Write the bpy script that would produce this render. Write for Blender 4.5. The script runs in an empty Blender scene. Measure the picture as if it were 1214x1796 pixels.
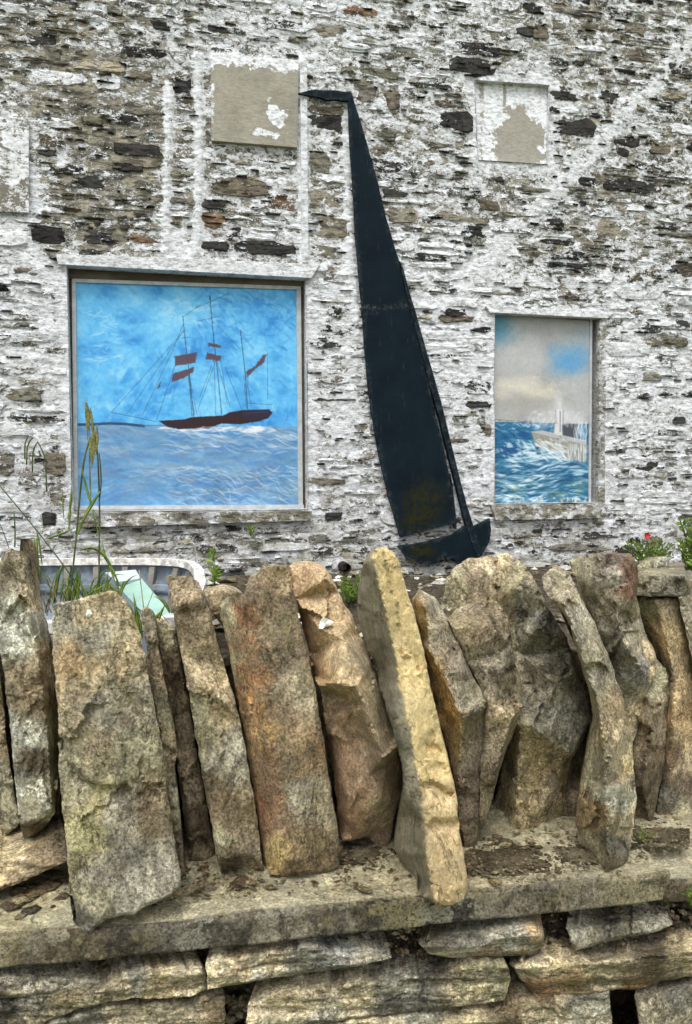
import bpy, math, random
import numpy as np
from mathutils import Vector, Matrix
from mathutils.geometry import delaunay_2d_cdt

random.seed(7)
RNG = np.random.default_rng(11)
scene = bpy.context.scene
col = scene.collection

# ------------------------------------------------------------------ camera, light, exposure
FPX, CX, CY = 1330.0, 607.0, 898.0
YAW, PITCH = math.radians(9.5), math.radians(3.4)
CAM = np.array([0.0, 0.0, 1.6])
FW = np.array([math.sin(YAW)*math.cos(PITCH), math.cos(YAW)*math.cos(PITCH), -math.sin(PITCH)])
RT = np.array([math.cos(YAW), -math.sin(YAW), 0.0])
UP = np.cross(RT, FW)
cam_data = bpy.data.cameras.new('camera')
cam = bpy.data.objects.new('camera', cam_data)
col.objects.link(cam)
m = Matrix.Identity(4)
for i in range(3):
    m[i][0], m[i][1], m[i][2], m[i][3] = RT[i], UP[i], -FW[i], CAM[i]
cam.matrix_world = m
cam_data.sensor_fit = 'VERTICAL'
cam_data.sensor_height = 24.0
cam_data.lens = 24.0*FPX/1796.0
cam_data.clip_start = 0.05
cam_data.clip_end = 3000.0
scene.camera = cam

SUN_EL, SUN_AZ = math.radians(62), math.radians(200)     # azimuth from +Y towards +X: behind the camera, to its left
world = bpy.data.worlds.new('World')
scene.world = world
world.use_nodes = True
wn = world.node_tree.nodes; wl = world.node_tree.links
for n in list(wn): wn.remove(n)
wo = wn.new('ShaderNodeOutputWorld'); bg = wn.new('ShaderNodeBackground')
sky = wn.new('ShaderNodeTexSky'); sky.sky_type = 'NISHITA'; sky.sun_disc = False
sky.sun_elevation = SUN_EL; sky.sun_rotation = SUN_AZ
sky.air_density = 1.0; sky.dust_density = 4.0; sky.ozone_density = 1.0
hs = wn.new('ShaderNodeHueSaturation'); hs.inputs['Saturation'].default_value = 0.22
wl.new(sky.outputs[0], hs.inputs['Color']); wl.new(hs.outputs[0], bg.inputs[0])
bg.inputs[1].default_value = 0.15
wl.new(bg.outputs[0], wo.inputs[0])
sd = bpy.data.lights.new('sun', 'SUN'); sd.energy = 1.2; sd.angle = math.radians(26); sd.color = (1.0, 0.965, 0.91)
sun = bpy.data.objects.new('sun', sd); col.objects.link(sun)
sdir = Vector((math.sin(SUN_AZ)*math.cos(SUN_EL), math.cos(SUN_AZ)*math.cos(SUN_EL), math.sin(SUN_EL)))
sun.rotation_euler = sdir.to_track_quat('Z', 'Y').to_euler()
scene.view_settings.view_transform = 'Standard'
scene.view_settings.look = 'None'
scene.view_settings.gamma = 1.0
scene.view_settings.use_curve_mapping = False
scene.view_settings.exposure = 0.68
scene.render.engine = 'CYCLES'
scene.cycles.max_bounces = 6
scene.cycles.diffuse_bounces = 3

# ------------------------------------------------------------------ helpers
def S(r, g, b, k=1.0):
    def f(c):
        c = c/255.0
        return (c/12.92 if c <= 0.04045 else ((c+0.055)/1.055)**2.4)*k
    return (f(r), f(g), f(b))

def rays(p):
    p = np.atleast_2d(np.asarray(p, float))
    a = (p[:, 0]-CX)/FPX; b = -(p[:, 1]-CY)/FPX
    return a[:, None]*RT + b[:, None]*UP + FW

def onY(p, Y):
    """points where the sight lines of pixels p meet the upright plane y = Y (Y scalar or array)"""
    d = rays(p)
    t = (np.broadcast_to(Y, (len(d),))-CAM[1])/d[:, 1]
    return CAM + d*t[:, None]

def onZ(p, z):
    d = rays(p); t = (z-CAM[2])/d[:, 2]
    return CAM + d*t[:, None]

BYAW = math.radians(3.5)
BU = np.array([math.cos(BYAW), math.sin(BYAW), 0.0])           # along the house wall
BN = np.array([math.sin(BYAW), -math.cos(BYAW), 0.0])          # outwards, to the camera
BO = CAM + rays([(CX, CY)])[0]/np.linalg.norm(rays([(CX, CY)])[0])*3.95
BO = np.array([BO[0], BO[1], 0.0])
def onB(p, w=0.0):
    d = rays(p); o = BO + BN*0
    t = (np.dot(o-CAM, BN)+w)/(d@BN)
    return CAM + d*t[:, None]
def toUZ(p):
    q = onB(p)
    return np.stack([(q-BO)@BU, q[:, 2]], 1)
def fromUZ(uz, w=0.0):
    uz = np.atleast_2d(uz)
    return BO + uz[:, :1]*BU + np.broadcast_to(w, (len(uz),))[:, None]*BN + uz[:, 1:2]*np.array([0, 0, 1.0])
def toPX(q):
    v = q-CAM; z = v@FW
    return np.stack([CX+FPX*(v@RT)/z, CY-FPX*(v@UP)/z], 1)

# numpy gradient noise
_perm = np.random.default_rng(3).permutation(256).astype(np.int64)
_perm = np.concatenate([_perm, _perm, _perm])
_grad = np.random.default_rng(5).normal(size=(256, 3)); _grad /= np.linalg.norm(_grad, axis=1)[:, None]
def perlin(p):
    p = np.asarray(p, float)
    i = np.floor(p).astype(np.int64); f = p-i; i &= 255
    u = f*f*f*(f*(f*6-15)+10)
    out = 0
    for dx in (0, 1):
        for dy in (0, 1):
            for dz in (0, 1):
                h = _perm[_perm[_perm[(i[:, 0]+dx) & 255]+((i[:, 1]+dy) & 255)]+((i[:, 2]+dz) & 255)]
                g = _grad[h]
                d = g[:, 0]*(f[:, 0]-dx)+g[:, 1]*(f[:, 1]-dy)+g[:, 2]*(f[:, 2]-dz)
                w = (u[:, 0] if dx else 1-u[:, 0])*(u[:, 1] if dy else 1-u[:, 1])*(u[:, 2] if dz else 1-u[:, 2])
                out = out+w*d
    return out*1.6
def fbm(p, octv=4, g=0.5):
    p = np.asarray(p, float); a = 1.0; s = 0; t = 0
    for k in range(octv):
        s = s+a*perlin(p*(2.03**k)+17.3*k); t += a; a *= g
    return s/t
def P3(a, b, c=0.0):
    a = np.asarray(a, float)
    return np.stack([a, np.broadcast_to(b, a.shape), np.broadcast_to(c, a.shape)], 1)
def sstep(a, b, x):
    t = np.clip((x-a)/(b-a), 0, 1); return t*t*(3-2*t)

def inpoly(p, poly):
    x, y = p[:, 0], p[:, 1]; poly = np.asarray(poly, float)
    r = np.zeros(len(p), bool); n = len(poly); j = n-1
    for i in range(n):
        xi, yi = poly[i]; xj, yj = poly[j]
        if yi != yj:
            r ^= ((yi > y) != (yj > y)) & (x < (xj-xi)*(y-yi)/(yj-yi)+xi)
        j = i
    return r
def segdist(p, line, closed=False):
    """distance to a polyline and the side of it (>0: left of travel, with y down)"""
    L = np.asarray(line, float)
    if closed: L = np.vstack([L, L[:1]])
    best = np.full(len(p), 1e9); side = np.zeros(len(p)); tt = np.zeros(len(p))
    for k, (a, b) in enumerate(zip(L[:-1], L[1:])):
        ab = b-a; q = p-a
        t = np.clip((q@ab)/max(ab@ab, 1e-9), 0, 1)
        c = a+t[:, None]*ab; d = np.hypot(*(p-c).T)
        cr = ab[0]*q[:, 1]-ab[1]*q[:, 0]
        m_ = d < best
        best[m_] = d[m_]; side[m_] = np.sign(cr[m_]); tt[m_] = k+t[m_]
    return best, side, tt
def resample(poly, s, jit=0.0, seed=0):
    P = np.asarray(poly, float); out = []
    n = len(P)
    for i in range(n):
        a, b = P[i], P[(i+1) % n]; L = np.hypot(*(b-a)); k = max(1, int(round(L/s)))
        for q in range(k): out.append(a+(b-a)*q/k)
    out = np.array(out)
    if jit:
        nrm = np.roll(out, -1, 0)-np.roll(out, 1, 0); nrm = np.stack([nrm[:, 1], -nrm[:, 0]], 1)
        nrm /= np.maximum(np.hypot(*nrm.T), 1e-6)[:, None]
        d = fbm(P3(out[:, 0]*0.045, out[:, 1]*0.045, seed*3.7), 4, 0.6)
        out = out+nrm*(d*jit)[:, None]
    return out

def link_mesh(name, verts, faces, mat, parent=None, smooth=True, attrs=None, center=True, sharp=0):
    verts = np.asarray(verts, float)
    me = bpy.data.meshes.new(name)
    c = verts.mean(0) if center else np.zeros(3)
    if center: c = np.array([c[0], c[1], verts[:, 2].min()])
    v = verts-c
    if isinstance(faces, np.ndarray):
        k = faces.shape[1]; nf = len(faces)
        me.vertices.add(len(v)); me.vertices.foreach_set('co', v.astype(np.float32).ravel())
        me.loops.add(nf*k); me.loops.foreach_set('vertex_index', faces.astype(np.int32).ravel())
        me.polygons.add(nf)
        me.polygons.foreach_set('loop_start', (np.arange(nf)*k).astype(np.int32))
        me.polygons.foreach_set('loop_total', np.full(nf, k, np.int32))
        me.update(calc_edges=True); me.validate()
    else:
        me.from_pydata([tuple(x) for x in v], [], faces)
    if smooth: me.polygons.foreach_set('use_smooth', [True]*len(me.polygons))
    if attrs:
        for an, arr in attrs.items():
            arr = np.asarray(arr, np.float32)
            if arr.ndim == 1:
                at = me.attributes.new(an, 'FLOAT', 'POINT'); at.data.foreach_set('value', arr)
            else:
                if arr.shape[1] == 3: arr = np.hstack([arr, np.ones((len(arr), 1), np.float32)])
                at = me.attributes.new(an, 'FLOAT_COLOR', 'POINT'); at.data.foreach_set('color', arr.ravel())
    if mat: me.materials.append(mat)
    if smooth and sharp: me.set_sharp_from_angle(angle=math.radians(sharp))
    me.update()
    o = bpy.data.objects.new(name, me); col.objects.link(o)
    o.location = c
    if parent is not None:
        o.parent = parent
        pl = parent.location; o.location = Vector(c)-pl
        q = parent.parent
        while q is not None:
            o.location -= q.location; q = q.parent
    return o

def thing(name, label, cat, loc, group=None):
    o = bpy.data.objects.new(name, None); col.objects.link(o)
    o.location = loc; o.empty_display_size = 0.1
    o['label'] = label; o['category'] = cat
    if group: o['group'] = group
    return o
def tag(o, label=None, cat=None, group=None, kind=None):
    if label: o['label'] = label
    if cat: o['category'] = cat
    if group: o['group'] = group
    if kind: o['kind'] = kind
    return o

# node helper
class NT:
    def __init__(s, name, rough=0.85, spec=0.3):
        s.m = bpy.data.materials.new(name); s.m.use_nodes = True
        s.t = s.m.node_tree; s.n = s.t.nodes; s.l = s.t.links
        s.b = s.n['Principled BSDF']; s.b.inputs['Roughness'].default_value = rough
        s.b.inputs['Specular IOR Level'].default_value = spec
    def new(s, t, **k):
        n = s.n.new(t)
        for a, v in k.items(): setattr(n, a, v)
        return n
    def put(s, sock, v):
        if isinstance(v, bpy.types.NodeSocket): s.l.new(v, sock)
        else:
            if isinstance(v, tuple) and len(v) == 3 and sock.type == 'RGBA': v = (*v, 1)
            sock.default_value = v
    def math(s, op, a, b=0.0, c=0.0, clamp=False):
        n = s.new('ShaderNodeMath', operation=op); n.use_clamp = clamp
        s.put(n.inputs[0], a); s.put(n.inputs[1], b); s.put(n.inputs[2], c); return n.outputs[0]
    def mix(s, f, a, b, mode='MIX'):
        n = s.new('ShaderNodeMix', data_type='RGBA', blend_type=mode)
        s.put(n.inputs[0], f); s.put(n.inputs[6], a); s.put(n.inputs[7], b); return n.outputs[2]
    def noise(s, vec, scale, detail=4, rough=0.5, dist=0.0):
        n = s.new('ShaderNodeTexNoise'); s.put(n.inputs['Vector'], vec)
        n.inputs['Scale'].default_value = scale; n.inputs['Detail'].default_value = detail
        n.inputs['Roughness'].default_value = rough; n.inputs['Distortion'].default_value = dist
        return n.outputs[0]
    def ridged(s, vec, scale, detail=6, rough=0.6, dist=0.0):
        n = s.new('ShaderNodeTexNoise', noise_type='RIDGED_MULTIFRACTAL', normalize=True); s.put(n.inputs['Vector'], vec)
        n.inputs['Scale'].default_value = scale; n.inputs['Detail'].default_value = detail
        n.inputs['Roughness'].default_value = rough; n.inputs['Distortion'].default_value = dist
        return n.outputs[0]
    def vor(s, vec, scale, feat='F1', rnd=1.0):
        n = s.new('ShaderNodeTexVoronoi', feature=feat); s.put(n.inputs['Vector'], vec)
        n.inputs['Scale'].default_value = scale; n.inputs['Randomness'].default_value = rnd
        return n
    def maprange(s, v, a, b, c=0.0, d=1.0, smooth=True):
        n = s.new('ShaderNodeMapRange', interpolation_type='SMOOTHSTEP' if smooth else 'LINEAR')
        s.put(n.inputs[0], v); s.put(n.inputs[1], a); s.put(n.inputs[2], b); s.put(n.inputs[3], c); s.put(n.inputs[4], d)
        return n.outputs[0]
    def attr(s, name):
        n = s.new('ShaderNodeAttribute'); n.attribute_name = name; return n
    def mapping(s, vec, scale=(1, 1, 1), loc=(0, 0, 0), rot=(0, 0, 0)):
        n = s.new('ShaderNodeMapping'); s.put(n.inputs[0], vec)
        n.inputs[1].default_value = loc; n.inputs[2].default_value = rot; n.inputs[3].default_value = scale
        return n.outputs[0]
    def vadd(s, a, b):
        n = s.new('ShaderNodeVectorMath', operation='ADD'); s.put(n.inputs[0], a); s.put(n.inputs[1], b); return n.outputs[0]
    def bump(s, h, dist, strength=1.0, normal=None):
        n = s.new('ShaderNodeBump'); s.put(n.inputs['Height'], h)
        n.inputs['Distance'].default_value = dist; n.inputs['Strength'].default_value = strength
        if normal is not None: s.l.new(normal, n.inputs['Normal'])
        return n.outputs[0]

def simple_mat(name, c, rough=0.7, var=0.25, scale=20, bump=0.0, spec=0.3, stretch=(1, 1, 1)):
    t = NT(name, rough, spec)
    tc = t.new('ShaderNodeTexCoord').outputs['Object']
    v = t.mapping(tc, stretch)
    n = t.noise(v, scale, 6, 0.65)
    f = t.maprange(n, 0.3, 0.7, 1-var, 1+var)
    cc = t.mix(1.0, c, f, 'MULTIPLY')
    t.put(t.b.inputs['Base Color'], cc)
    if bump: t.put(t.b.inputs['Normal'], t.bump(n, bump))
    return t.m

# whitewashed rubble: stone tint and bareness come from the geometry, flaking from noise
def make_wash(name='flaking_whitewash', relief=1.0, grain=1.0):
    t = NT(name, 0.9, 0.15)
    pos = t.new('ShaderNodeNewGeometry').outputs['Position']
    p = t.mapping(pos, (1, 1, 1.75))
    bare = t.attr('bare').outputs['Fac']; tint = t.attr('tint').outputs['Color']; dirt = t.attr('dirt').outputs['Fac']
    n1 = t.noise(p, 13, 9, 0.7, 0.35)
    n2 = t.noise(t.mapping(pos, (1, 1, 1.5), (3, 1, 7)), 42, 7, 0.72, 0.5)
    n3 = t.noise(t.mapping(pos, (1, 1, 1.3), (9, 4, 2)), 130, 5, 0.7)
    v = t.math('ADD', t.math('MULTIPLY', n1, 0.42), t.math('MULTIPLY', n2, 0.36))
    v = t.math('ADD', v, t.math('MULTIPLY', n3, 0.22))
    thr = t.math('ADD', t.math('MULTIPLY', bare, 0.34), 0.330)
    df = t.math('SUBTRACT', v, thr)
    paint = t.maprange(df, -0.006, 0.010)
    thin = t.maprange(df, 0.0, 0.08)
    w1 = t.noise(t.mapping(pos, (1, 1, 2.4), (5, 5, 5)), 30, 9, 0.78)
    wcol = t.mix(t.maprange(w1, 0.36, 0.57), S(158, 159, 158), S(236, 240, 245))
    wcol = t.mix(t.math('MULTIPLY', t.math('SUBTRACT', 1.0, thin), 0.14*grain), wcol, S(160, 156, 142))
    dn = t.noise(t.mapping(pos, (1, 1, 1.6), (1, 8, 3)), 9, 8, 0.7)
    dmask = t.math('MULTIPLY', dirt, t.maprange(dn, 0.36, 0.62), clamp=True)
    wcol = t.mix(t.math('MULTIPLY', dmask, 0.72), wcol, S(140, 136, 112))
    s1 = t.noise(t.mapping(pos, (1, 1, 3.2), (2, 2, 2)), 34, 8, 0.74)
    s2 = t.noise(pos, 150, 4, 0.6)
    k = t.math('ADD', t.maprange(s1, 0.3, 0.7, 1-.5*grain, 1+.4*grain), t.math('MULTIPLY', t.math('SUBTRACT', s2, 0.5), 1.1*grain))
    scol = t.mix(1.0, tint, k, 'MULTIPLY')
    scol = t.mix(t.maprange(t.noise(pos, 13, 4, 0.6), 0.5, 0.7, 0.0, 0.35*grain), scol, t.mix(1.0, scol, S(235, 220, 185), 'MULTIPLY'))
    if grain > .5:
        dk = t.noise(t.mapping(pos, (1, 1, 3.4), (6, 2, 4)), 15, 7, 0.62, 0.3)
        scol = t.mix(t.maprange(dk, 0.505, 0.575, 0, 0.85), scol, t.mix(1.0, scol, (.30, .31, .33), 'MULTIPLY'))
    c = t.mix(paint, scol, wcol)
    t.put(t.b.inputs['Base Color'], c)
    h = t.math('ADD', t.math('MULTIPLY', paint, 0.42), t.math('MULTIPLY', n2, 0.8))
    h = t.math('ADD', h, t.math('MULTIPLY', n3, 0.45))
    h = t.math('ADD', h, t.math('MULTIPLY', w1, 0.5))
    t.put(t.b.inputs['Normal'], t.bump(h, 0.011*relief, 0.8))
    return t.m

# weathered sandstone / flagstone
def make_rock(name, stretch, lay=0.0):
    t = NT(name, 0.9, 0.2)
    oc = t.new('ShaderNodeTexCoord').outputs['Object']
    oi = t.new('ShaderNodeObjectInfo').outputs['Random']
    off = t.new('ShaderNodeCombineXYZ')
    t.put(off.inputs[0], t.math('MULTIPLY', oi, 31.0)); t.put(off.inputs[1], t.math('MULTIPLY', oi, 57.0)); t.put(off.inputs[2], t.math('MULTIPLY', oi, 13.0))
    p0 = t.vadd(oc, off.outputs[0])
    p = t.mapping(p0, stretch)
    base = t.attr('tint').outputs['Color']
    fx = t.new('ShaderNodeSeparateColor'); t.put(fx.inputs[0], t.attr('wear').outputs['Color'])
    lich, dark, grit = fx.outputs[0], fx.outputs[1], fx.outputs[2]
    amp = t.attr('wear').outputs['Alpha']
    nA = t.noise(p, 10, 9, 0.7, 0.4)
    nB = t.noise(p, 48, 9, 0.78, 0.3)
    nC = t.noise(p0, 210, 5, 0.75)
    nD = t.noise(p0, 6.5, 5, 0.65, 0.6)
    rg = t.ridged(p, 15, 8, 0.62, 0.5)
    rg2 = t.ridged(t.mapping(p0, stretch, (4, 2, 9)), 46, 6, 0.65, 0.4)
    k = t.math('MULTIPLY', t.maprange(nA, 0.32, 0.68, 0.62, 1.34), t.maprange(nB, 0.33, 0.67, 0.42, 1.58))
    k = t.math('MULTIPLY', k, t.maprange(nC, 0.33, 0.67, 0.38, 1.62))
    k = t.math('ADD', t.math('MULTIPLY', t.math('SUBTRACT', k, 1.0), amp), 1.0)
    c = t.mix(1.0, base, k, 'MULTIPLY')
    c = t.mix(t.maprange(nD, 0.45, 0.68, 0.0, 0.5), c, t.mix(1.0, c, (1.05, 0.97, 0.80), 'MULTIPLY'))
    c = t.mix(t.maprange(t.noise(p0, 8, 6, 0.7, 1.0), 0.48, 0.66, 0.0, 0.6), c, t.mix(1.0, c, (0.80, 0.82, 0.84), 'MULTIPLY'))
    c = t.mix(t.math('MULTIPLY', t.maprange(t.noise(p0, 14, 8, 0.75), 0.54, 0.64), 0.25), c, S(150, 142, 88))
    dn = t.noise(p0, 26, 8, 0.76, 0.8)
    dmask = t.math('MULTIPLY', t.maprange(dn, 0.53, 0.585), t.math('MULTIPLY', dark, 0.85), clamp=True)
    c = t.mix(dmask, c, S(64, 59, 51))
    # thin dark fissures
    q = t.noise(p, 7, 7, 0.62, 0.8)
    fis = t.math('SUBTRACT', 1.0, t.maprange(t.math('ABSOLUTE', t.math('SUBTRACT', q, 0.5)), 0.0, 0.006))
    fis = t.math('MULTIPLY', fis, t.maprange(nD, 0.44, 0.54))
    c = t.mix(t.math('MULTIPLY', fis, 0.55), c, S(40, 34, 28))
    def patches(scale, thr, seed):
        q = t.vadd(p0, (seed, seed*2, 0))
        jit = t.noise(q, scale*2.2, 6, 0.75)
        v = t.vor(q, scale)
        sp = t.new('ShaderNodeSeparateColor'); t.put(sp.inputs[0], v.outputs['Color'])
        r = t.math('MULTIPLY', sp.outputs[0], thr)
        d = t.math('ADD', v.outputs['Distance'], t.math('MULTIPLY', t.math('SUBTRACT', jit, 0.5), 1.1))
        return t.maprange(t.math('SUBTRACT', r, d), 0.0, 0.06)
    l1 = patches(22, 0.60, 3.0); l2 = patches(60, 0.46, 8.0); l3 = patches(10, 0.55, 5.0)
    lm = t.math('MAXIMUM', t.math('MAXIMUM', l1, l2), l3)
    lmask = t.math('MULTIPLY', t.math('MULTIPLY', lm, lich, clamp=True), t.maprange(nC, 0.38, 0.52, 0.25, 1.0))
    lcol = t.mix(t.maprange(nD, 0.4, 0.6), S(192, 188, 168), S(182, 170, 122))
    lcol = t.mix(t.maprange(nB, 0.4, 0.62, 0.0, 0.7), lcol, S(120, 118, 102))
    c = t.mix(t.math('MULTIPLY', lmask, 0.72), c, lcol)
    fl = t.maprange(t.noise(t.vadd(p0, (7, 3, 1)), 95, 6, 0.8), 0.565, 0.60)
    c = t.mix(t.math('MULTIPLY', fl, t.math('MULTIPLY', grit, 0.42)), c, S(196, 184, 154))
    t.put(t.b.inputs['Base Color'], c)
    h = t.math('ADD', t.math('MULTIPLY', nA, 0.6), t.math('MULTIPLY', nB, 0.75))
    h = t.math('ADD', h, t.math('MULTIPLY', rg, 0.28))
    h = t.math('ADD', h, t.math('MULTIPLY', rg2, 0.14))
    h = t.math('ADD', h, t.math('MULTIPLY', nC, 0.30))
    h = t.math('ADD', h, t.math('MULTIPLY', lmask, 0.10))
    h = t.math('SUBTRACT', h, t.math('MULTIPLY', fis, 0.25))
    if lay:
        w = t.noise(t.mapping(p0, (1.2, 1.2, 22)), 3.2, 8, 0.7, 0.3)
        h = t.math('ADD', h, t.math('MULTIPLY', w, lay))
        h = t.math('ADD', h, t.math('MULTIPLY', t.ridged(t.mapping(p0, (1, 1, 14)), 4, 7, 0.65, 0.4), 0.5*lay))
        c2 = t.mix(1.0, c, t.maprange(w, 0.38, 0.62, 0.50, 1.4), 'MULTIPLY')
        t.put(t.b.inputs['Base Color'], c2)
    t.put(t.b.inputs['Normal'], t.bump(h, 0.013, 1.0))
    return t.m

WASH = make_wash()
PANEL = make_wash('flaking_paint_on_render', 0.15, 0.42)
ROCK = make_rock('weathered_sandstone', (1, 1, 0.5))
LAYER = make_rock('bedded_flagstone', (0.55, 1, 1.5), 1.1)

def make_soil(name='dark_soil', c0=S(50, 44, 35), c1=S(116, 106, 88)):
    t = NT(name, 0.95, 0.15)
    pos = t.new('ShaderNodeNewGeometry').outputs['Position']
    a = t.noise(pos, 25, 8, 0.75, 0.5); b = t.noise(pos, 120, 5, 0.7)
    c = t.mix(t.maprange(a, 0.35, 0.65), c0, c1)
    c = t.mix(t.maprange(b, 0.56, 0.66), c, S(160, 152, 134))
    c = t.mix(t.maprange(t.noise(pos, 7, 5, 0.6), 0.52, 0.66, 0, 0.7), c, S(66, 56, 40))
    t.put(t.b.inputs['Base Color'], c)
    t.put(t.b.inputs['Normal'], t.bump(t.math('ADD', a, b), 0.02, 1.0))
    return t.m
SOIL = make_soil()
LSOIL = make_soil('ledge_soil', S(78, 70, 54), S(142, 130, 102))
VCOL = {}
def make_vcol(name, rough, brush=0.0, mult=1.0):
    t = NT(name, rough, 0.3)
    c = t.attr('paint').outputs['Color']
    oc = t.new('ShaderNodeTexCoord').outputs['Object']
    n = t.noise(oc, 60, 6, 0.65)
    c = t.mix(1.0, c, t.maprange(n, 0.3, 0.7, 0.93, 1.07), 'MULTIPLY')
    t.put(t.b.inputs['Base Color'], c)
    t.put(t.b.inputs['Normal'], t.bump(n, 0.002, 0.5))
    return t.m
PICT = make_vcol('painted_picture', 0.55)
FRAME = simple_mat('weathered_grey_frame_paint', S(176, 180, 180), 0.7, 0.18, 30, 0.002)
BOARD = simple_mat('brown_head_board', S(92, 84, 72), 0.85, 0.35, 16, 0.003, stretch=(0.3, 1, 1))
CONC = simple_mat('pale_render', S(214, 216, 214), 0.85, 0.14, 28, 0.004)
def make_black():
    t = NT('navy_black_board_paint', 0.8, 0.12)
    oc = t.new('ShaderNodeTexCoord').outputs['Object']
    ms = t.attr('moss').outputs['Fac']
    n = t.noise(oc, 26, 8, 0.72); n2 = t.noise(oc, 5, 5, 0.6)
    c = t.mix(t.maprange(n2, 0.3, 0.7), S(6, 19, 28), S(13, 30, 38))
    c = t.mix(t.math('MULTIPLY', ms, t.maprange(n, 0.36, 0.6), clamp=True), c, S(38, 38, 10))
    c = t.mix(t.maprange(t.noise(oc, 90, 4, 0.6), 0.68, 0.74, 0, 0.3), c, S(70, 80, 84))
    sc = t.noise(t.mapping(oc, (1, 1, .12)), 70, 6, 0.7)
    c = t.mix(t.maprange(sc, 0.6, 0.74, 0, 0.22), c, S(96, 108, 112))
    ed = t.noise(oc, 45, 8, 0.8)
    c = t.mix(t.math('MULTIPLY', t.attr('worn').outputs['Fac'], t.maprange(ed, 0.48, 0.56)), c, S(120, 124, 122))
    t.put(t.b.inputs['Base Color'], c); t.put(t.b.inputs['Normal'], t.bump(n, 0.002, 0.6))
    return t.m
BLACK = make_black()
def make_leaf(name, a, b):
    t = NT(name, 0.55, 0.35)
    oc = t.new('ShaderNodeTexCoord').outputs['Object']
    n = t.noise(oc, 30, 4, 0.6)
    t.put(t.b.inputs['Base Color'], t.mix(t.maprange(n, 0.35, 0.65), a, b))
    return t.m
LEAF = make_leaf('green_blade', S(74, 104, 36), S(132, 150, 62))
STALK = make_leaf('dark_stalk', S(48, 66, 34), S(84, 96, 48))
SEED = make_leaf('olive_seed_head', S(88, 92, 44), S(146, 140, 84))
STRAW = make_leaf('dry_straw', S(140, 116, 80), S(176, 150, 104))
RED = simple_mat('poppy_petal', S(200, 20, 22), 0.5, 0.1)
WHITEF = simple_mat('white_flake_paint', S(232, 230, 222), 0.7, 0.08)

# ------------------------------------------------------------------ ground
ZS = onY([(600, 1587)], 1.15)[0][2]         # top of the ledge slab
YF = 1.15                                   # its front edge
v = [(-400, -400, 0), (400, -400, 0), (400, 400, 0), (-400, 400, 0)]
g = link_mesh('ground', v, [(0, 1, 2, 3)], simple_mat('grass_ground', S(96, 104, 62), 0.95, 0.3, 3), center=False)
tag(g, 'rough grassy ground around both walls', kind='structure')
# raised bank of earth between the two walls
def bank():
    nx, ny = 200, 120
    X, Y = np.meshgrid(np.linspace(-2.6, 3.6, nx), np.linspace(1.42, 4.35, ny))
    X = X.ravel(); Y = Y.ravel()
    Z = 0.93+0.10*sstep(2.0, 3.6, Y)+fbm(P3(X*2.2, Y*2.2, 1), 5, 0.55)*0.06-0.25*sstep(1.55, 1.42, Y)
    V = np.stack([X, Y, Z], 1)
    i = np.arange(nx*ny).reshape(ny, nx)
    F = np.stack([i[:-1, :-1], i[:-1, 1:], i[1:, 1:], i[1:, :-1]], -1).reshape(-1, 4)
    o = link_mesh('ground', V, F, SOIL, center=False)
    tag(o, 'stony earth bank between the dry stone wall and the house', kind='structure')
bank()

# ------------------------------------------------------------------ the house wall
house = thing('house_wall', 'tall rubble house wall with flaking whitewash, painted panels and blocked windows', 'wall', tuple(BO+BU*0.0+np.array([0, 0, 1.0])))
SHIP = [(117, 463), (537, 487), (540, 893), (128, 897)]
LIGHT = [(867, 547), (1055, 557), (1051, 881), (867, 883)]
REC = [(832, 141), (963, 150), (961, 289), (838, 281)]
PAN = [(369, 98), (522, 110), (520, 262), (371, 250)]
LPAN = [(-70, 200), (52, 214), (52, 375), (-70, 370)]
openings = [SHIP, LIGHT, REC]
keepout = [SHIP, LIGHT, REC, PAN, LPAN]
diag = [(765, 545), (850, 470), (905, 400), (960, 345), (1020, 300), (1080, 220), (1150, 150), (1214, 60)]
vlines = [[(296, 150), (294, 300), (292, 440)], [(348, 100), (350, 300), (346, 440)], [(530, 108), (533, 300), (533, 470)],
          [(607, 200), (612, 400), (624, 560)]]
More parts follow.
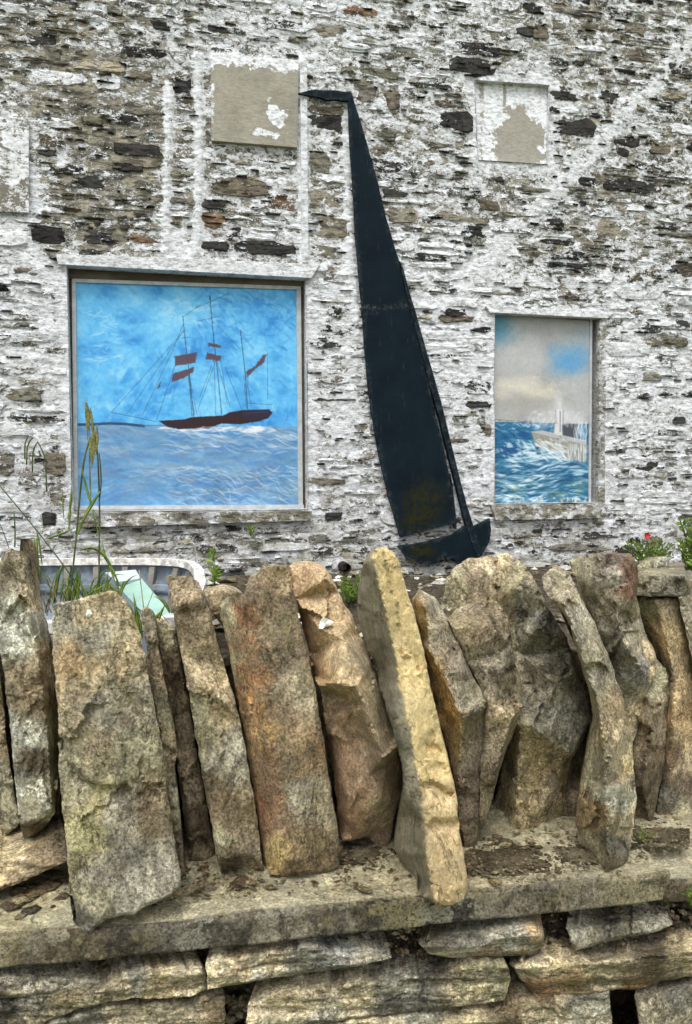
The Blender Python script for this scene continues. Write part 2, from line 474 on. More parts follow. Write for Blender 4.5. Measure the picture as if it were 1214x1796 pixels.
# bareness control points (photo pixel, bareness, dirt)
ctrl = np.array([
 (60, 40, .55, .1), (180, 40, .50, .1), (330, 30, .42, .1), (480, 40, .36, .1), (650, 30, .40, .1), (800, 30, .42, .1), (1000, 20, .52, .1), (1150, 30, .50, .1), (1200, 90, .52, .1),
 (30, 130, .56, .1), (120, 150, .70, .1), (230, 190, .58, .1), (140, 240, .66, .1), (240, 260, .78, .1), (230, 340, .70, .1), (120, 330, .64, .1), (90, 300, .42, .1), (130, 400, .60, .1), (200, 400, .62, .1), (250, 430, .55, .1),
 (320, 200, .50, .1), (320, 330, .5, .1), (420, 290, .42, .1), (430, 400, .50, .1), (480, 350, .36, .1), (570, 250, .38, .1), (570, 350, .5, .1), (570, 430, .40, .1),
 (30, 440, .16, .1), (60, 520, .20, .1), (40, 600, .22, .2), (60, 680, .30, .3), (50, 760, .24, .4), (90, 830, .40, .5), (40, 900, .24, .5), (60, 330, .25, .1), (300, 455, .10, .1),
 (580, 500, .28, .1), (580, 600, .32, .2), (580, 700, .30, .2), (590, 800, .32, .3), (590, 900, .34, .5), (640, 900, .34, .5), (620, 960, .45, .9),
 (680, 200, .46, .1), (740, 150, .42, .1), (700, 330, .42, .1), (760, 260, .44, .1), (760, 420, .38, .1), (900, 90, .44, .1), (820, 330, .44, .1), (930, 340, .5, .1), (880, 400, .4, .1), (1000, 230, .44, .1),
 (1100, 200, .50, .1), (1180, 260, .52, .1), (1080, 330, .52, .1), (1180, 400, .50, .1), (1050, 430, .48, .1), (960, 480, .48, .1), (850, 500, .28, .1), (800, 530, .24, .1), (760, 600, .18, .1), (800, 650, .20, .1), (830, 720, .32, .2),
 (820, 800, .30, .2), (790, 860, .26, .2), (1110, 520, .32, .1), (1180, 560, .34, .1), (1100, 640, .26, .1), (1180, 700, .24, .1), (1100, 760, .30, .2), (1180, 800, .34, .3), (1100, 860, .28, .2), (1180, 880, .28, .4),
 (900, 930, .40, .7), (1000, 930, .48, .8), (1000, 980, .45, .8), (1100, 930, .26, .5), (880, 1000, .34, .8), (1180, 950, .3, .6), (300, 925, .45, 1.0), (200, 940, .40, 1.0), (420, 930, .42, .9), (430, 970, .42, 1.0), (520, 940, .34, .8),
 (540, 1010, .5, 1.0), (300, 980, .42, .9), (100, 950, .4, .7), (760, 1000, .38, .7)], float)
cuz = toUZ(ctrl[:, :2])
def field(uz):
    out_b = np.empty(len(uz)); out_d = np.empty(len(uz))
    wp = uz + np.stack([fbm(P3(uz[:, 0]*3, uz[:, 1]*3, 5), 3), fbm(P3(uz[:, 0]*3, uz[:, 1]*3, 9), 3)], 1)*0.10
    for a in range(0, len(uz), 50000):
        d2 = ((wp[a:a+50000, None, :]-cuz[None])**2).sum(2)+0.0015
        w = 1/d2**1.8; w /= w.sum(1)[:, None]
        out_b[a:a+50000] = w@ctrl[:, 2]; out_d[a:a+50000] = w@ctrl[:, 3]
    p = toPX(fromUZ(uz))
    wob = fbm(P3(p[:, 0]*.03, p[:, 1]*.03, 2), 4, .6)
    d, _, _ = segdist(p, diag); d = d+wob*22
    out_b = out_b-0.18*sstep(26, 8, d)*(1+wob*1.5)
    for L in vlines:
        d, _, _ = segdist(p, L); out_b = out_b-0.35*sstep(13, 5, d+wob*6)
    for q in (SHIP, LIGHT, REC):
        d, _, _ = segdist(p, q, True); out_b = out_b-0.22*sstep(26, 6, d+wob*14)
    return np.clip(.44+(out_b-.44)*.70, 0.02, 1), out_d

GREY, DARK, TAN, BRN, ORG, OLV, MOR = S(130, 126, 116), S(64, 63, 61), S(152, 146, 130), S(120, 112, 98), S(140, 114, 92), S(134, 131, 117), S(150, 146, 134)
special = [
 (285, 68, 432, 94, DARK, .82), (436, 86, 572, 106, DARK, .78), (200, 254, 290, 272, DARK, .85), (204, 285, 252, 298, DARK, .95), (138, 312, 182, 328, DARK, .9), (192, 272, 289, 287, TAN, .9),
 (354, 314, 474, 337, BRN, .9), (354, 376, 401, 398, ORG, .88), (226, 408, 287, 426, ORG, .7), (238, 430, 342, 448, DARK, .75), (354, 424, 401, 438, DARK, .8), (408, 428, 517, 443, DARK, .78), (354, 352, 394, 366, DARK, .8),
 (303, 138, 334, 161, DARK, .85), (228, 124, 268, 138, BRN, .9), (155, 42, 190, 54, DARK, .85), (262, 40, 300, 52, DARK, .8), (75, 82, 108, 101, GREY, .9), (40, 60, 100, 78, DARK, .7),
 (538, 204, 602, 230, DARK, .78), (540, 188, 606, 199, BRN, .8), (552, 382, 615, 417, TAN, .92), (540, 336, 596, 362, TAN, .75), (540, 270, 580, 305, OLV, .7), (540, 432, 600, 452, OLV, .7), (472, 345, 524, 367, ORG, .55),
 (770, 197, 830, 227, DARK, .85), (966, 205, 1046, 235, DARK, .82), (786, 106, 870, 124, DARK, .8), (848, 118, 950, 140, DARK, .86), (944, 138, 1018, 149, DARK, .8), (804, 284, 978, 303, DARK, .8),
 (1070, 234, 1122, 252, DARK, .8), (1138, 248, 1178, 270, BRN, .85), (1046, 388, 1094, 434, TAN, .8), (966, 162, 1012, 174, DARK, .8), (1052, 163, 1092, 186, DARK, .7), (674, 157, 702, 190, BRN, .9), (618, 146, 658, 186, GREY, .75),
 (840, 354, 877, 370, BRN, .85), (678, 368, 738, 389, TAN, .75), (1014, 314, 1050, 325, DARK, .8), (1080, 262, 1104, 276, DARK, .8), (856, 304, 885, 318, DARK, .8), (902, 44, 940, 62, DARK, .8), (932, 48, 965, 66, BRN, .8),
 (1100, 82, 1136, 102, BRN, .8), (792, 82, 880, 92, DARK, .7), (1060, 322, 1160, 334, DARK, .75), (950, 385, 990, 400, DARK, .7), (645, 258, 700, 275, BRN, .6),
 (780, 542, 820, 553, DARK, .85), (766, 553, 834, 564, BRN, .9), (814, 703, 866, 716, DARK, .95), (815, 668, 862, 690, DARK, .5), (838, 745, 862, 765, GREY, .8), (538, 765, 606, 786, DARK, .85), (1108, 794, 1158, 826, DARK, .78),
 (1050, 867, 1088, 881, ORG, .6), (768, 770, 826, 776, BRN, .6), (1180, 560, 1214, 572, DARK, .7), (1120, 570, 1160, 582, DARK, .6), (1125, 655, 1165, 667, GREY, .7), (545, 598, 600, 610, DARK, .6), (548, 660, 610, 672, BRN, .5),
 (8, 680, 76, 706, OLV, .8), (78, 792, 114, 832, BRN, .78), (74, 898, 98, 921, DARK, .8), (-10, 793, 26, 832, GREY, .7), (30, 828, 68, 852, GREY, .6), (86, 866, 118, 882, GREY, .7), (-20, 192, 30, 208, GREY, .9), (55, 262, 100, 272, DARK, .9),
 (566, 898, 600, 915, DARK, .8), (540, 935, 575, 952, GREY, .7), (1010, 930, 1088, 945, DARK, .6), (960, 952, 1085, 970, GREY, .75), (880, 938, 950, 948, GREY, .6), (1165, 925, 1190, 940, GREY, .7), (548, 955, 590, 972, DARK, .6), (1110, 690, 1140, 700, DARK, .6)]

def build_wall():
    lo = toUZ([(-60, 1060)])[0]; hi = toUZ([(1290, -60)])[0]
    u0, u1 = lo[0]-0.25, hi[0]+0.3
    z0, z1 = 0.85, hi[1]+0.35
    st = 0.0082
    nu, nz = int((u1-u0)/st), int((z1-z0)/st)
    U, Z = np.meshgrid(np.linspace(u0, u1, nu), np.linspace(z0, z1, nz))
    uz = np.stack([U.ravel(), Z.ravel()], 1)
    b, d = field(uz)
    q = P3(uz[:, 0]*7, uz[:, 1]*15, 0)
    w = fbm(q, 4, .55)*0.010+fbm(P3(uz[:, 0]*30, uz[:, 1]*55, 4), 3, .6)*0.006
    rid = 1-np.abs(fbm(P3(uz[:, 0]*6, uz[:, 1]*24, 8), 3, .5))*4          # ragged beds
    w = w-0.008*np.clip(rid-0.55, 0, 1)*(0.15+b)
    p = toPX(fromUZ(uz))
    dd, _, _ = segdist(p, diag); w = w*(1-.45*sstep(20, 8, dd))+0.005*sstep(24, 6, dd)
    for L in vlines:
        dd, _, _ = segdist(p, L); w = w+0.009*sstep(9, 3, dd)
    V = fromUZ(uz, w)
    i = np.arange(nu*nz).reshape(nz, nu)
    F = np.stack([i[:-1, :-1], i[:-1, 1:], i[1:, 1:], i[1:, :-1]], -1).reshape(-1, 4)
    fc = p[F].mean(1)
    keep = np.ones(len(F), bool)
    for o_ in openings: keep &= ~inpoly(fc, o_)
    F = F[keep]
    tn = fbm(P3(uz[:, 0]*5, uz[:, 1]*9, 6), 4, .6)
    tint = np.array(MOR)[None]*(1+tn[:, None]*0.9)*np.array([1, .985, .93])
    tint = tint*(1-0.62*sstep(.06, .30, fbm(P3(uz[:, 0]*9, uz[:, 1]*30, 12), 3, .6)))[:, None]  # dark horizontal streaks paint the shadows of cracks into the tint
    o = link_mesh('whitewashed_mortar', V, F, WASH, house, attrs={'bare': b, 'tint': np.clip(tint, .01, 1), 'dirt': d})
    tag(o, kind='stuff')
    # body of the wall behind its face
    B = [fromUZ([(u0, 0)], -0.14)[0], fromUZ([(u1, 0)], -0.14)[0], fromUZ([(u1, 0)], -0.6)[0], fromUZ([(u0, 0)], -0.6)[0]]
    vv = [tuple(x) for x in B]+[(x[0], x[1], z1) for x in B]
    link_mesh('wall_core', vv, [(0, 1, 5, 4), (1, 2, 6, 5), (2, 3, 7, 6), (3, 0, 4, 7), (4, 5, 6, 7)], CONC, house, smooth=False)
    # stones
    stones = []
    for x0, y0, x1, y1, c, br in special:
        a = toUZ([(x0, y1)])[0]; bb = toUZ([(x1, y0)])[0]
        stones.append(((a[0]+bb[0])/2, (a[1]+bb[1])/2, (bb[0]-a[0])/2, (bb[1]-a[1])/2, c, br, True))
    sp = np.array([s[:4] for s in stones])
    rnd = random.Random(21)
    z = z0
    row = 0
    while z < z1:
        h = rnd.choice([.022, .03, .034, .042, .05, .062, .075])*rnd.uniform(.85, 1.15)
        u = u0+rnd.uniform(-.2, 0)
        while u < u1:
            wd = h*rnd.uniform(1.3, 5.5)*rnd.uniform(.7, 1.2)
            wd = min(max(wd, .045), .34)
            gap = rnd.uniform(.004, .014)
            cu = u+wd/2
            cz = z+h/2+0.045*math.sin(cu*2.1+z*3)+0.018*math.sin(cu*7.3+z*9)+rnd.uniform(-.006, .006)
            parts = [(cu, cz, wd/2, h/2)]
            if h > .055 and rnd.random() < .45:
                k = rnd.uniform(.35, .65)
                parts = [(cu, cz-h/2+h*k/2, wd/2, h*k/2-.002), (cu+rnd.uniform(-.01, .01), cz+h/2-h*(1-k)/2, wd/2*rnd.uniform(.8, 1), h*(1-k)/2-.002)]
            for (a, b_, c_, d_) in parts:
                if rnd.random() < .06: continue
                if ((np.abs(sp[:, 0]-a) < (sp[:, 2]+c_)*.82) & (np.abs(sp[:, 1]-b_) < (sp[:, 3]+d_)*.8)).any(): continue
                stones.append((a, b_, c_-gap/2, d_-gap*.35, None, None, False))
            u += wd+gap
        z += h+rnd.uniform(.003, .010)
    for _ in range(2100):
        u = rnd.uniform(u0, u1); zz_ = rnd.uniform(z0, z1)
        a = rnd.uniform(.010, .045); h = rnd.uniform(.0022, .0058)
        cc = DARK if rnd.random() < .7 else BRN
        kq = rnd.uniform(.5, 1.0)
        stones.append((u, zz_, a, h, tuple(x*kq for x in cc), -1, False))
    # drop stones that reach into openings and panels
    kp = [np.asarray(q_, float) for q_ in keepout]
    res = []
    A = np.array([s[:4] for s in stones])
    bad = np.zeros(len(A), bool)
    for sx in (-1, 0, 1):
        for sz in (-1, 0, 1):
            pp = toPX(fromUZ(np.stack([A[:, 0]+sx*A[:, 2]*.97, A[:, 1]+sz*A[:, 3]], 1)))
            for q_ in kp: bad |= inpoly(pp, q_)
    cpx = toPX(fromUZ(A[:, :2]))
    dd_, _, _ = segdist(cpx, diag); bad |= (dd_ < 11) & (RNG.random(len(dd_)) < .4)
    for L_ in vlines:
        dd_, _, _ = segdist(cpx, L_); bad |= (dd_ < 7)
    fb, fd = field(A[:, :2])
    ctr = toPX(fromUZ(A[:, :2]))
    inview = (ctr[:, 0] > -20) & (ctr[:, 0] < 1234) & (ctr[:, 1] > -15) & (ctr[:, 1] < 1030)
    items = []
    for k, s in enumerate(stones):
        if bad[k]: continue
        cu, cz, a, h, c, br, spc = s
        sliver = br == -1
        if sliver:
            if rnd.random() > .25+fb[k]*1.3: continue
            br = rnd.uniform(.45, .95)
        elif a < .008 or h < .004: continue
        if c is None:
            r = rnd.random()
            dens = fb[k]
            c = (DARK if r < .20 else BRN if r < .30 else TAN if r < .42 else OLV if r < .74 else GREY if r < .99 else ORG)
            kk_ = rnd.uniform(.55, 1.35); c = tuple(x*kk_*rnd.uniform(.96, 1.04) for x in c)
            br = fb[k]*1.10+rnd.gauss(0.0, .17)
            if c[0] < .08: br += .06
        n = 8 if sliver else 14 if a/h > 2 else 12
        th = np.arange(n)/n*2*math.pi+rnd.uniform(-.1, .1)
        e = rnd.uniform(.30, .62)
        cx, sy = np.cos(th), np.sin(th)
        ox = np.sign(cx)*np.abs(cx)**e*a; oz = np.sign(sy)*np.abs(sy)**e*h
        jx = np.array([rnd.uniform(-1, 1) for _ in th]); jz = np.array([rnd.uniform(-1, 1) for _ in th])
        ox = ox+jx*min(a*.22, .016); oz = oz+jz*min(h*.30, .011)
        pr = rnd.uniform(-.001, .0075)
        if sliver: pr = rnd.uniform(.003, .012)
        tu, tz = rnd.uniform(-.006, .006), rnd.uniform(-.004, .006)
        rings = []
        for sc, ww in ((1.03, -.035), (1.0, pr-.011), (.93, pr-.001), (.55, pr+.001)):
            j = np.array([rnd.uniform(-.0028, .0028) for _ in th])
            rings.append(np.stack([cu+ox*sc, cz+oz*sc, np.full(n, ww)+j*(ww > 0)+(ox/a*tu-oz/h*tz)*sc], 1))
        Vv = np.vstack(rings+[np.array([[cu, cz, pr+rnd.uniform(-.003, .003)]])])
        Fq = []
        for r_ in range(3):
            for q_ in range(n):
                Fq.append((r_*n+q_, r_*n+(q_+1) % n, (r_+1)*n+(q_+1) % n, (r_+1)*n+q_))
        for q_ in range(n): Fq.append((3*n+q_, 3*n+(q_+1) % n, 4*n))
        lo_b = max(0.02, min(1, br))
        edge = np.full(len(Vv), float(lo_b)); edge[:2*n] *= .72; edge[2*n:3*n] *= .88; edge[2*n:] *= np.array([rnd.uniform(.8, 1.15) for _ in range(len(Vv)-2*n)]); edge[:2*n] *= np.array([rnd.uniform(.6, 1.3) for _ in range(2*n)])
        items.append((a*h*4*(1 if inview[k] else .001), fromUZ(Vv[:, :2], Vv[:, 2]), Fq, edge, c, fd[k]))
    items.sort(key=lambda t: -t[0])
    def att(it):
        _, V_, F_, e_, c_, d_ = it
        return {'bare': e_, 'tint': np.tile(np.array(c_), (len(V_), 1)), 'dirt': np.full(len(V_), d_)}
    for it in items[:300]:
        link_mesh('stone', it[1], it[2], WASH, house, attrs=att(it), sharp=42)
    Vs, Fs, ba, ti, di = [], [], [], [], []; o_ = 0
    for it in items[300:]:
        Vs.append(it[1]); Fs += [tuple(x+o_ for x in f) for f in it[2]]; o_ += len(it[1])
        a_ = att(it); ba.append(a_['bare']); ti.append(a_['tint']); di.append(a_['dirt'])
    o = link_mesh('small_stones', np.vstack(Vs), Fs, WASH, house, attrs={'bare': np.concatenate(ba), 'tint': np.vstack(ti), 'dirt': np.concatenate(di)}, sharp=42)
    tag(o, kind='stuff')
build_wall()

def grid_quad(q, w, n, m_, wfun=None):
    """grid over a pixel quad lying w metres proud of the house wall; corners top-left, top-right, bottom-right, bottom-left"""
    c = toUZ(np.array(q, float))
    s, t = np.meshgrid(np.linspace(0, 1, n), np.linspace(0, 1, m_)); s = s.ravel()[:, None]; t = t.ravel()[:, None]
    uz = (1-t)*((1-s)*c[0]+s*c[1])+t*((1-s)*c[3]+s*c[2])
    ww = w if wfun is None else wfun(uz)+w
    V = fromUZ(uz, ww)
    i = np.arange(n*m_).reshape(m_, n)
    F = np.stack([i[:-1, :-1], i[1:, :-1], i[1:, 1:], i[:-1, 1:]], -1).reshape(-1, 4)
    return V, F, uz
def slab_quad(name, q, w_front, w_back, mat, parent, n=24, m_=24, attrs=None, rough=.0015, smooth=True):
    V, F, uz = grid_quad(q, w_front, n, m_, lambda a: fbm(P3(a[:, 0]*14, a[:, 1]*14, 3), 3)*rough*2)
    i = np.arange(n*m_).reshape(m_, n)
    loop = np.concatenate([i[0, :], i[1:, -1], i[-1, -2::-1], i[-2:0:-1, 0]])
    c = len(V)
    Vb = fromUZ(uz[loop], w_back)
    # a second copy of the rim keeps the edge crisp
    Vr = V[loop]
    V2 = np.vstack([V, Vr, Vb]); L = len(loop)
    k = np.arange(L); k2 = (k+1) % L
    Fs = np.stack([c+k, c+k2, c+L+k2, c+L+k], 1)
    F2 = np.vstack([F, Fs])
    at = None
    if attrs:
        at = {a: np.concatenate([b_, b_[loop], b_[loop]]) for a, b_ in attrs(uz).items()}
    return link_mesh(name, V2, F2, mat, parent, attrs=at, smooth=smooth)

# rendered panels of the blocked windows
def pan_attr(uz):
    p = toPX(fromUZ(uz)); x, y = p.T
    n = fbm(P3(x*.05, y*.05, 1), 4, .6)
    b = np.full(len(x), .93)
    b = b-.75*sstep(0, 1, (118-y+(x-370)*.09)/14+n*2.0+.4)
    b = b-.75*sstep(9, 2, np.abs(x-371)+n*6)*.6
    d = np.hypot((x-484)/19, (y-208)/30)
    b = b-.9*sstep(1.15, .75, d+n*1.3+.15)
    d = np.hypot((x-466)/42, (y-238)/8); b = b-.6*sstep(1.1, .7, d+n*1.4+.1)
    t = np.tile(np.array(S(152, 148, 135)), (len(x), 1))*(1+.25*fbm(P3(x*.02, y*.012, 4), 3))[:, None]
    return {'bare': np.clip(b, .02, 1.15), 'tint': t, 'dirt': np.zeros(len(x))}
o = slab_quad('blocked_window_panel', PAN, .026, -.05, PANEL, house, 60, 60, pan_attr); tag(o, 'beige rendered panel with white paint flakes low on its right')
def rec_attr(uz):
    p = toPX(fromUZ(uz)); x, y = p.T
    n = fbm(P3(x*.05, y*.05, 2), 4, .6)
    d = np.hypot((x-915)/(34+np.clip(y-200, 0, 80)*.22), (y-240)/56)
    b = .08+.9*sstep(1.12, .88, d+n*.7)
    b = np.maximum(b, .62*sstep(5, 1, np.abs(x-888)+n*4)*(y < 190))
    b = np.maximum(b, .5*sstep(8, 2, np.abs(x-848)+n*9))
    t = np.tile(np.array(S(156, 153, 143)), (len(x), 1))
    return {'bare': b, 'tint': t, 'dirt': np.zeros(len(x))+.1}
o = slab_quad('blocked_window_panel', REC, -.022, -.06, PANEL, house, 50, 50, rec_attr); tag(o, 'recessed panel with a bare beige patch in white paint')
def lp_attr(uz):
    p = toPX(fromUZ(uz)); x, y = p.T
    n = fbm(P3(x*.06, y*.025, 2), 4, .6)
    b = .42+.35*n+.08*sstep(300, 375, y)
    return {'bare': b, 'tint': np.tile(np.array(S(120, 116, 106)), (len(x), 1)), 'dirt': np.zeros(len(x))+.3}
o = slab_quad('blocked_window_panel', LPAN, .022, -.05, PANEL, house, 40, 50, lp_attr); tag(o, 'streaky whitewashed panel at the left edge')
def white_attr(b0, dirt=.15):
    def f(uz):
        n = fbm(P3(uz[:, 0]*9, uz[:, 1]*9, 7), 4, .6)
        return {'bare': np.clip(b0+.12*n, .02, 1), 'tint': np.tile(np.array(MOR), (len(n), 1)), 'dirt': np.full(len(n), dirt)}
    return f
# plaster surrounds, reveals and sills of the two picture windows
def reveal(q, depth, inset_px, mat):
    q = np.array(q, float)
    uz = toUZ(q)
    cen = uz.mean(0)
    for k in range(4):
        a, b_ = uz[k], uz[(k+1) % 4]
        n = 30
        t = np.linspace(0, 1, n)[:, None]
        line = a+(b_-a)*t
        V = np.vstack([fromUZ(line, .008), fromUZ(line, -.02), fromUZ(line, -depth)])
        i = np.arange(3*n).reshape(3, n)
        F = np.stack([i[:-1, :-1], i[:-1, 1:], i[1:, 1:], i[1:, :-1]], -1).reshape(-1, 4)
        at = white_attr(.22, .5)(np.vstack([line]*3))
        link_mesh('window_reveal', V, F, mat, house, attrs=at)
reveal(SHIP, .13, 0, WASH); reveal(LIGHT, .13, 0, WASH); reveal(REC, .06, 0, WASH)
slab_quad('plaster_lintel', [(98, 447), (560, 465), (545, 489), (104, 465)], .020, -.10, WASH, house, 90, 10, white_attr(.08), .003)
slab_quad('plaster_lintel', [(850, 538), (1075, 549), (1062, 559), (858, 549)], .018, -.10, WASH, house, 60, 8, white_attr(.08), .003)
def sill_attr(uz):
    n = fbm(P3(uz[:, 0]*12, uz[:, 1]*20, 7), 4, .6)
    return {'bare': np.clip(.50+.6*n, .02, 1), 'tint': np.tile(np.array(S(142, 138, 122)), (len(n), 1))*(1-.5*np.clip(n, 0, 1))[:, None], 'dirt': np.full(len(n), 1.0)}
slab_quad('window_sill', [(126, 899), (545, 896), (543, 912), (140, 924)], .035, -.12, WASH, house, 110, 14, sill_attr, .010)
slab_quad('window_sill', [(858, 885), (1052, 884), (1050, 908), (866, 912)], .030, -.12, WASH, house, 70, 14, sill_attr, .008)
slab_quad('plaster_jamb', [(1051, 562), (1062, 562), (1060, 884), (1049, 884)], .006, -.03, WASH, house, 6, 80, white_attr(.5, .9), .006)
slab_quad('plaster_strip', [(525, 112), (537, 112), (540, 462), (529, 462)], .020, -.03, WASH, house, 5, 90, white_attr(.1), .004)
# metal pipe stub above the earth
def tube(pts, rad, n=10, cap=True):
    pts = np.asarray(pts, float); m2 = len(pts)
    rad = np.broadcast_to(rad, (m2,))
    V, F = [], []
    prev = None
    for k in range(m2):
        d = pts[min(k+1, m2-1)]-pts[max(k-1, 0)]; d = d/max(np.linalg.norm(d), 1e-9)
        a = np.array([0, 0, 1.0]) if abs(d[2]) < .9 else np.array([1.0, 0, 0])
        if prev is not None: a = prev
        x = np.cross(d, a); x /= max(np.linalg.norm(x), 1e-9); y = np.cross(d, x); prev = a
        for q_ in range(n):
            th = q_/n*2*math.pi
            V.append(pts[k]+rad[k]*(math.cos(th)*x+math.sin(th)*y))
    for k in range(m2-1):
        for q_ in range(n): F.append((k*n+q_, k*n+(q_+1) % n, (k+1)*n+(q_+1) % n, (k+1)*n+q_))
    if cap: F += [tuple(range(n))[::-1], tuple((m2-1)*n+i for i in range(n))]
    return np.array(V), F
c0 = onB([(601, 993)], .0)[0]; r = .027
V = []; F = []
n = 20
prof = [(r, -.05), (r, .085), (r*.84, .087), (r*.82, .06), (r*.8, -.04)]
for rr, w in prof:
    for q_ in range(n):
        th = q_/n*2*math.pi
        V.append(c0+BU*rr*math.cos(th)+np.array([0, 0, rr*math.sin(th)])+BN*w)
for k in range(len(prof)-1):
    for q_ in range(n): F.append((k*n+q_, k*n+(q_+1) % n, (k+1)*n+(q_+1) % n, (k+1)*n+q_))
F.append(tuple((len(prof)-1)*n+i for i in range(n)))
o = link_mesh('drain_pipe', V, F, simple_mat('rusty_iron', S(38, 28, 26), .8, .4, 40, .003))
tag(o, 'short dark open pipe sticking out of the wall foot', 'pipe')

# ------------------------------------------------------------------ painted pictures
def strokes(img, X, Y, n, region, cols, length, width, ang, angv, rnd, alpha=(.35, .8), curve=0.0):
    H, W = X.shape
    sx = (X[0, -1]-X[0, 0])/(W-1); sy = (Y[-1, 0]-Y[0, 0])/(H-1)
    x0, y0, x1, y1 = region
    for _ in range(n):
        cx, cy = rnd.uniform(x0, x1), rnd.uniform(y0, y1)
        L = rnd.uniform(*length); wd = rnd.uniform(*width)
        a = (ang(cx, cy) if callable(ang) else ang)+rnd.gauss(0, angv)
        i0 = int((cx-L-X[0, 0])/sx); i1 = int((cx+L-X[0, 0])/sx)+1; j0 = int((cy-L-Y[0, 0])/sy); j1 = int((cy+L-Y[0, 0])/sy)+1
        i0, j0 = max(i0, 0), max(j0, 0); i1, j1 = min(i1, W), min(j1, H)
        if i1 <= i0 or j1 <= j0: continue
        dx = X[j0:j1, i0:i1]-cx; dy = Y[j0:j1, i0:i1]-cy
        s = dx*math.cos(a)+dy*math.sin(a); t = -dx*math.sin(a)+dy*math.cos(a)
        t = t+curve*(s/L)**2*L*rnd.choice((-1, 1))
        e = (s/L)**2+(t/wd)**2
        br = .75+.25*np.sin(t*rnd.uniform(2, 5)+cx)
        al = np.clip(1.3-e*1.3, 0, 1)*br*rnd.uniform(*alpha)
        m_ = (Y[j0:j1, i0:i1] >= y0-2) & (Y[j0:j1, i0:i1] <= y1+2)
        al = (al*m_)[..., None]
        img[j0:j1, i0:i1] = img[j0:j1, i0:i1]*(1-al)+np.array(rnd.choice(cols))*al
def fillpoly(img, X, Y, poly, c, al=1.0, soft=.7, wob=0.0):
    p = np.stack([X.ravel(), Y.ravel()], 1)
    if wob: p = p+np.stack([fbm(P3(p[:, 0]*.2, p[:, 1]*.2, 1), 3, .7), fbm(P3(p[:, 0]*.2, p[:, 1]*.2, 9), 3, .7)], 1)*wob
    ins = inpoly(p, poly); d, _, _ = segdist(p, poly, True)
    sd_ = np.where(ins, d, -d); a = (sstep(-soft, soft, sd_)*al).reshape(X.shape)[..., None]
    img[:] = img*(1-a)+np.array(c)*a
def line(img, X, Y, pts, c, w=.8, al=.9):
    P_ = np.array(pts, float)
    x0, y0 = P_.min(0)-3; x1, y1 = P_.max(0)+3
    sel = (X > x0) & (X < x1) & (Y > y0) & (Y < y1)
    p = np.stack([X[sel], Y[sel]], 1)
    if not len(p): return
    d, _, _ = segdist(p, pts)
    a = (sstep(w+.5, w-.5, d)*al)[:, None]
    img[sel] = img[sel]*(1-a)+np.array(c)*a

def picture(name, quad, w, n, m_, paint, parent):
    V, F, uz = grid_quad(quad, w, n, m_)
    x0 = min(p[0] for p in quad); x1 = max(p[0] for p in quad); y0 = min(p[1] for p in quad); y1 = max(p[1] for p in quad)
    X, Y = np.meshgrid(np.linspace(x0, x1, n), np.linspace(y0, y1, m_))
    img = paint(X, Y)
    P_ = np.clip(img.reshape(-1, 3), 0, 1)
    P_ = np.where(P_ <= .04045, P_/12.92, ((P_+.055)/1.055)**2.4)
    o = link_mesh(name, V, F, PICT, parent, attrs={'paint': P_})
    return o
def C(*a): return tuple(x/255 for x in a)

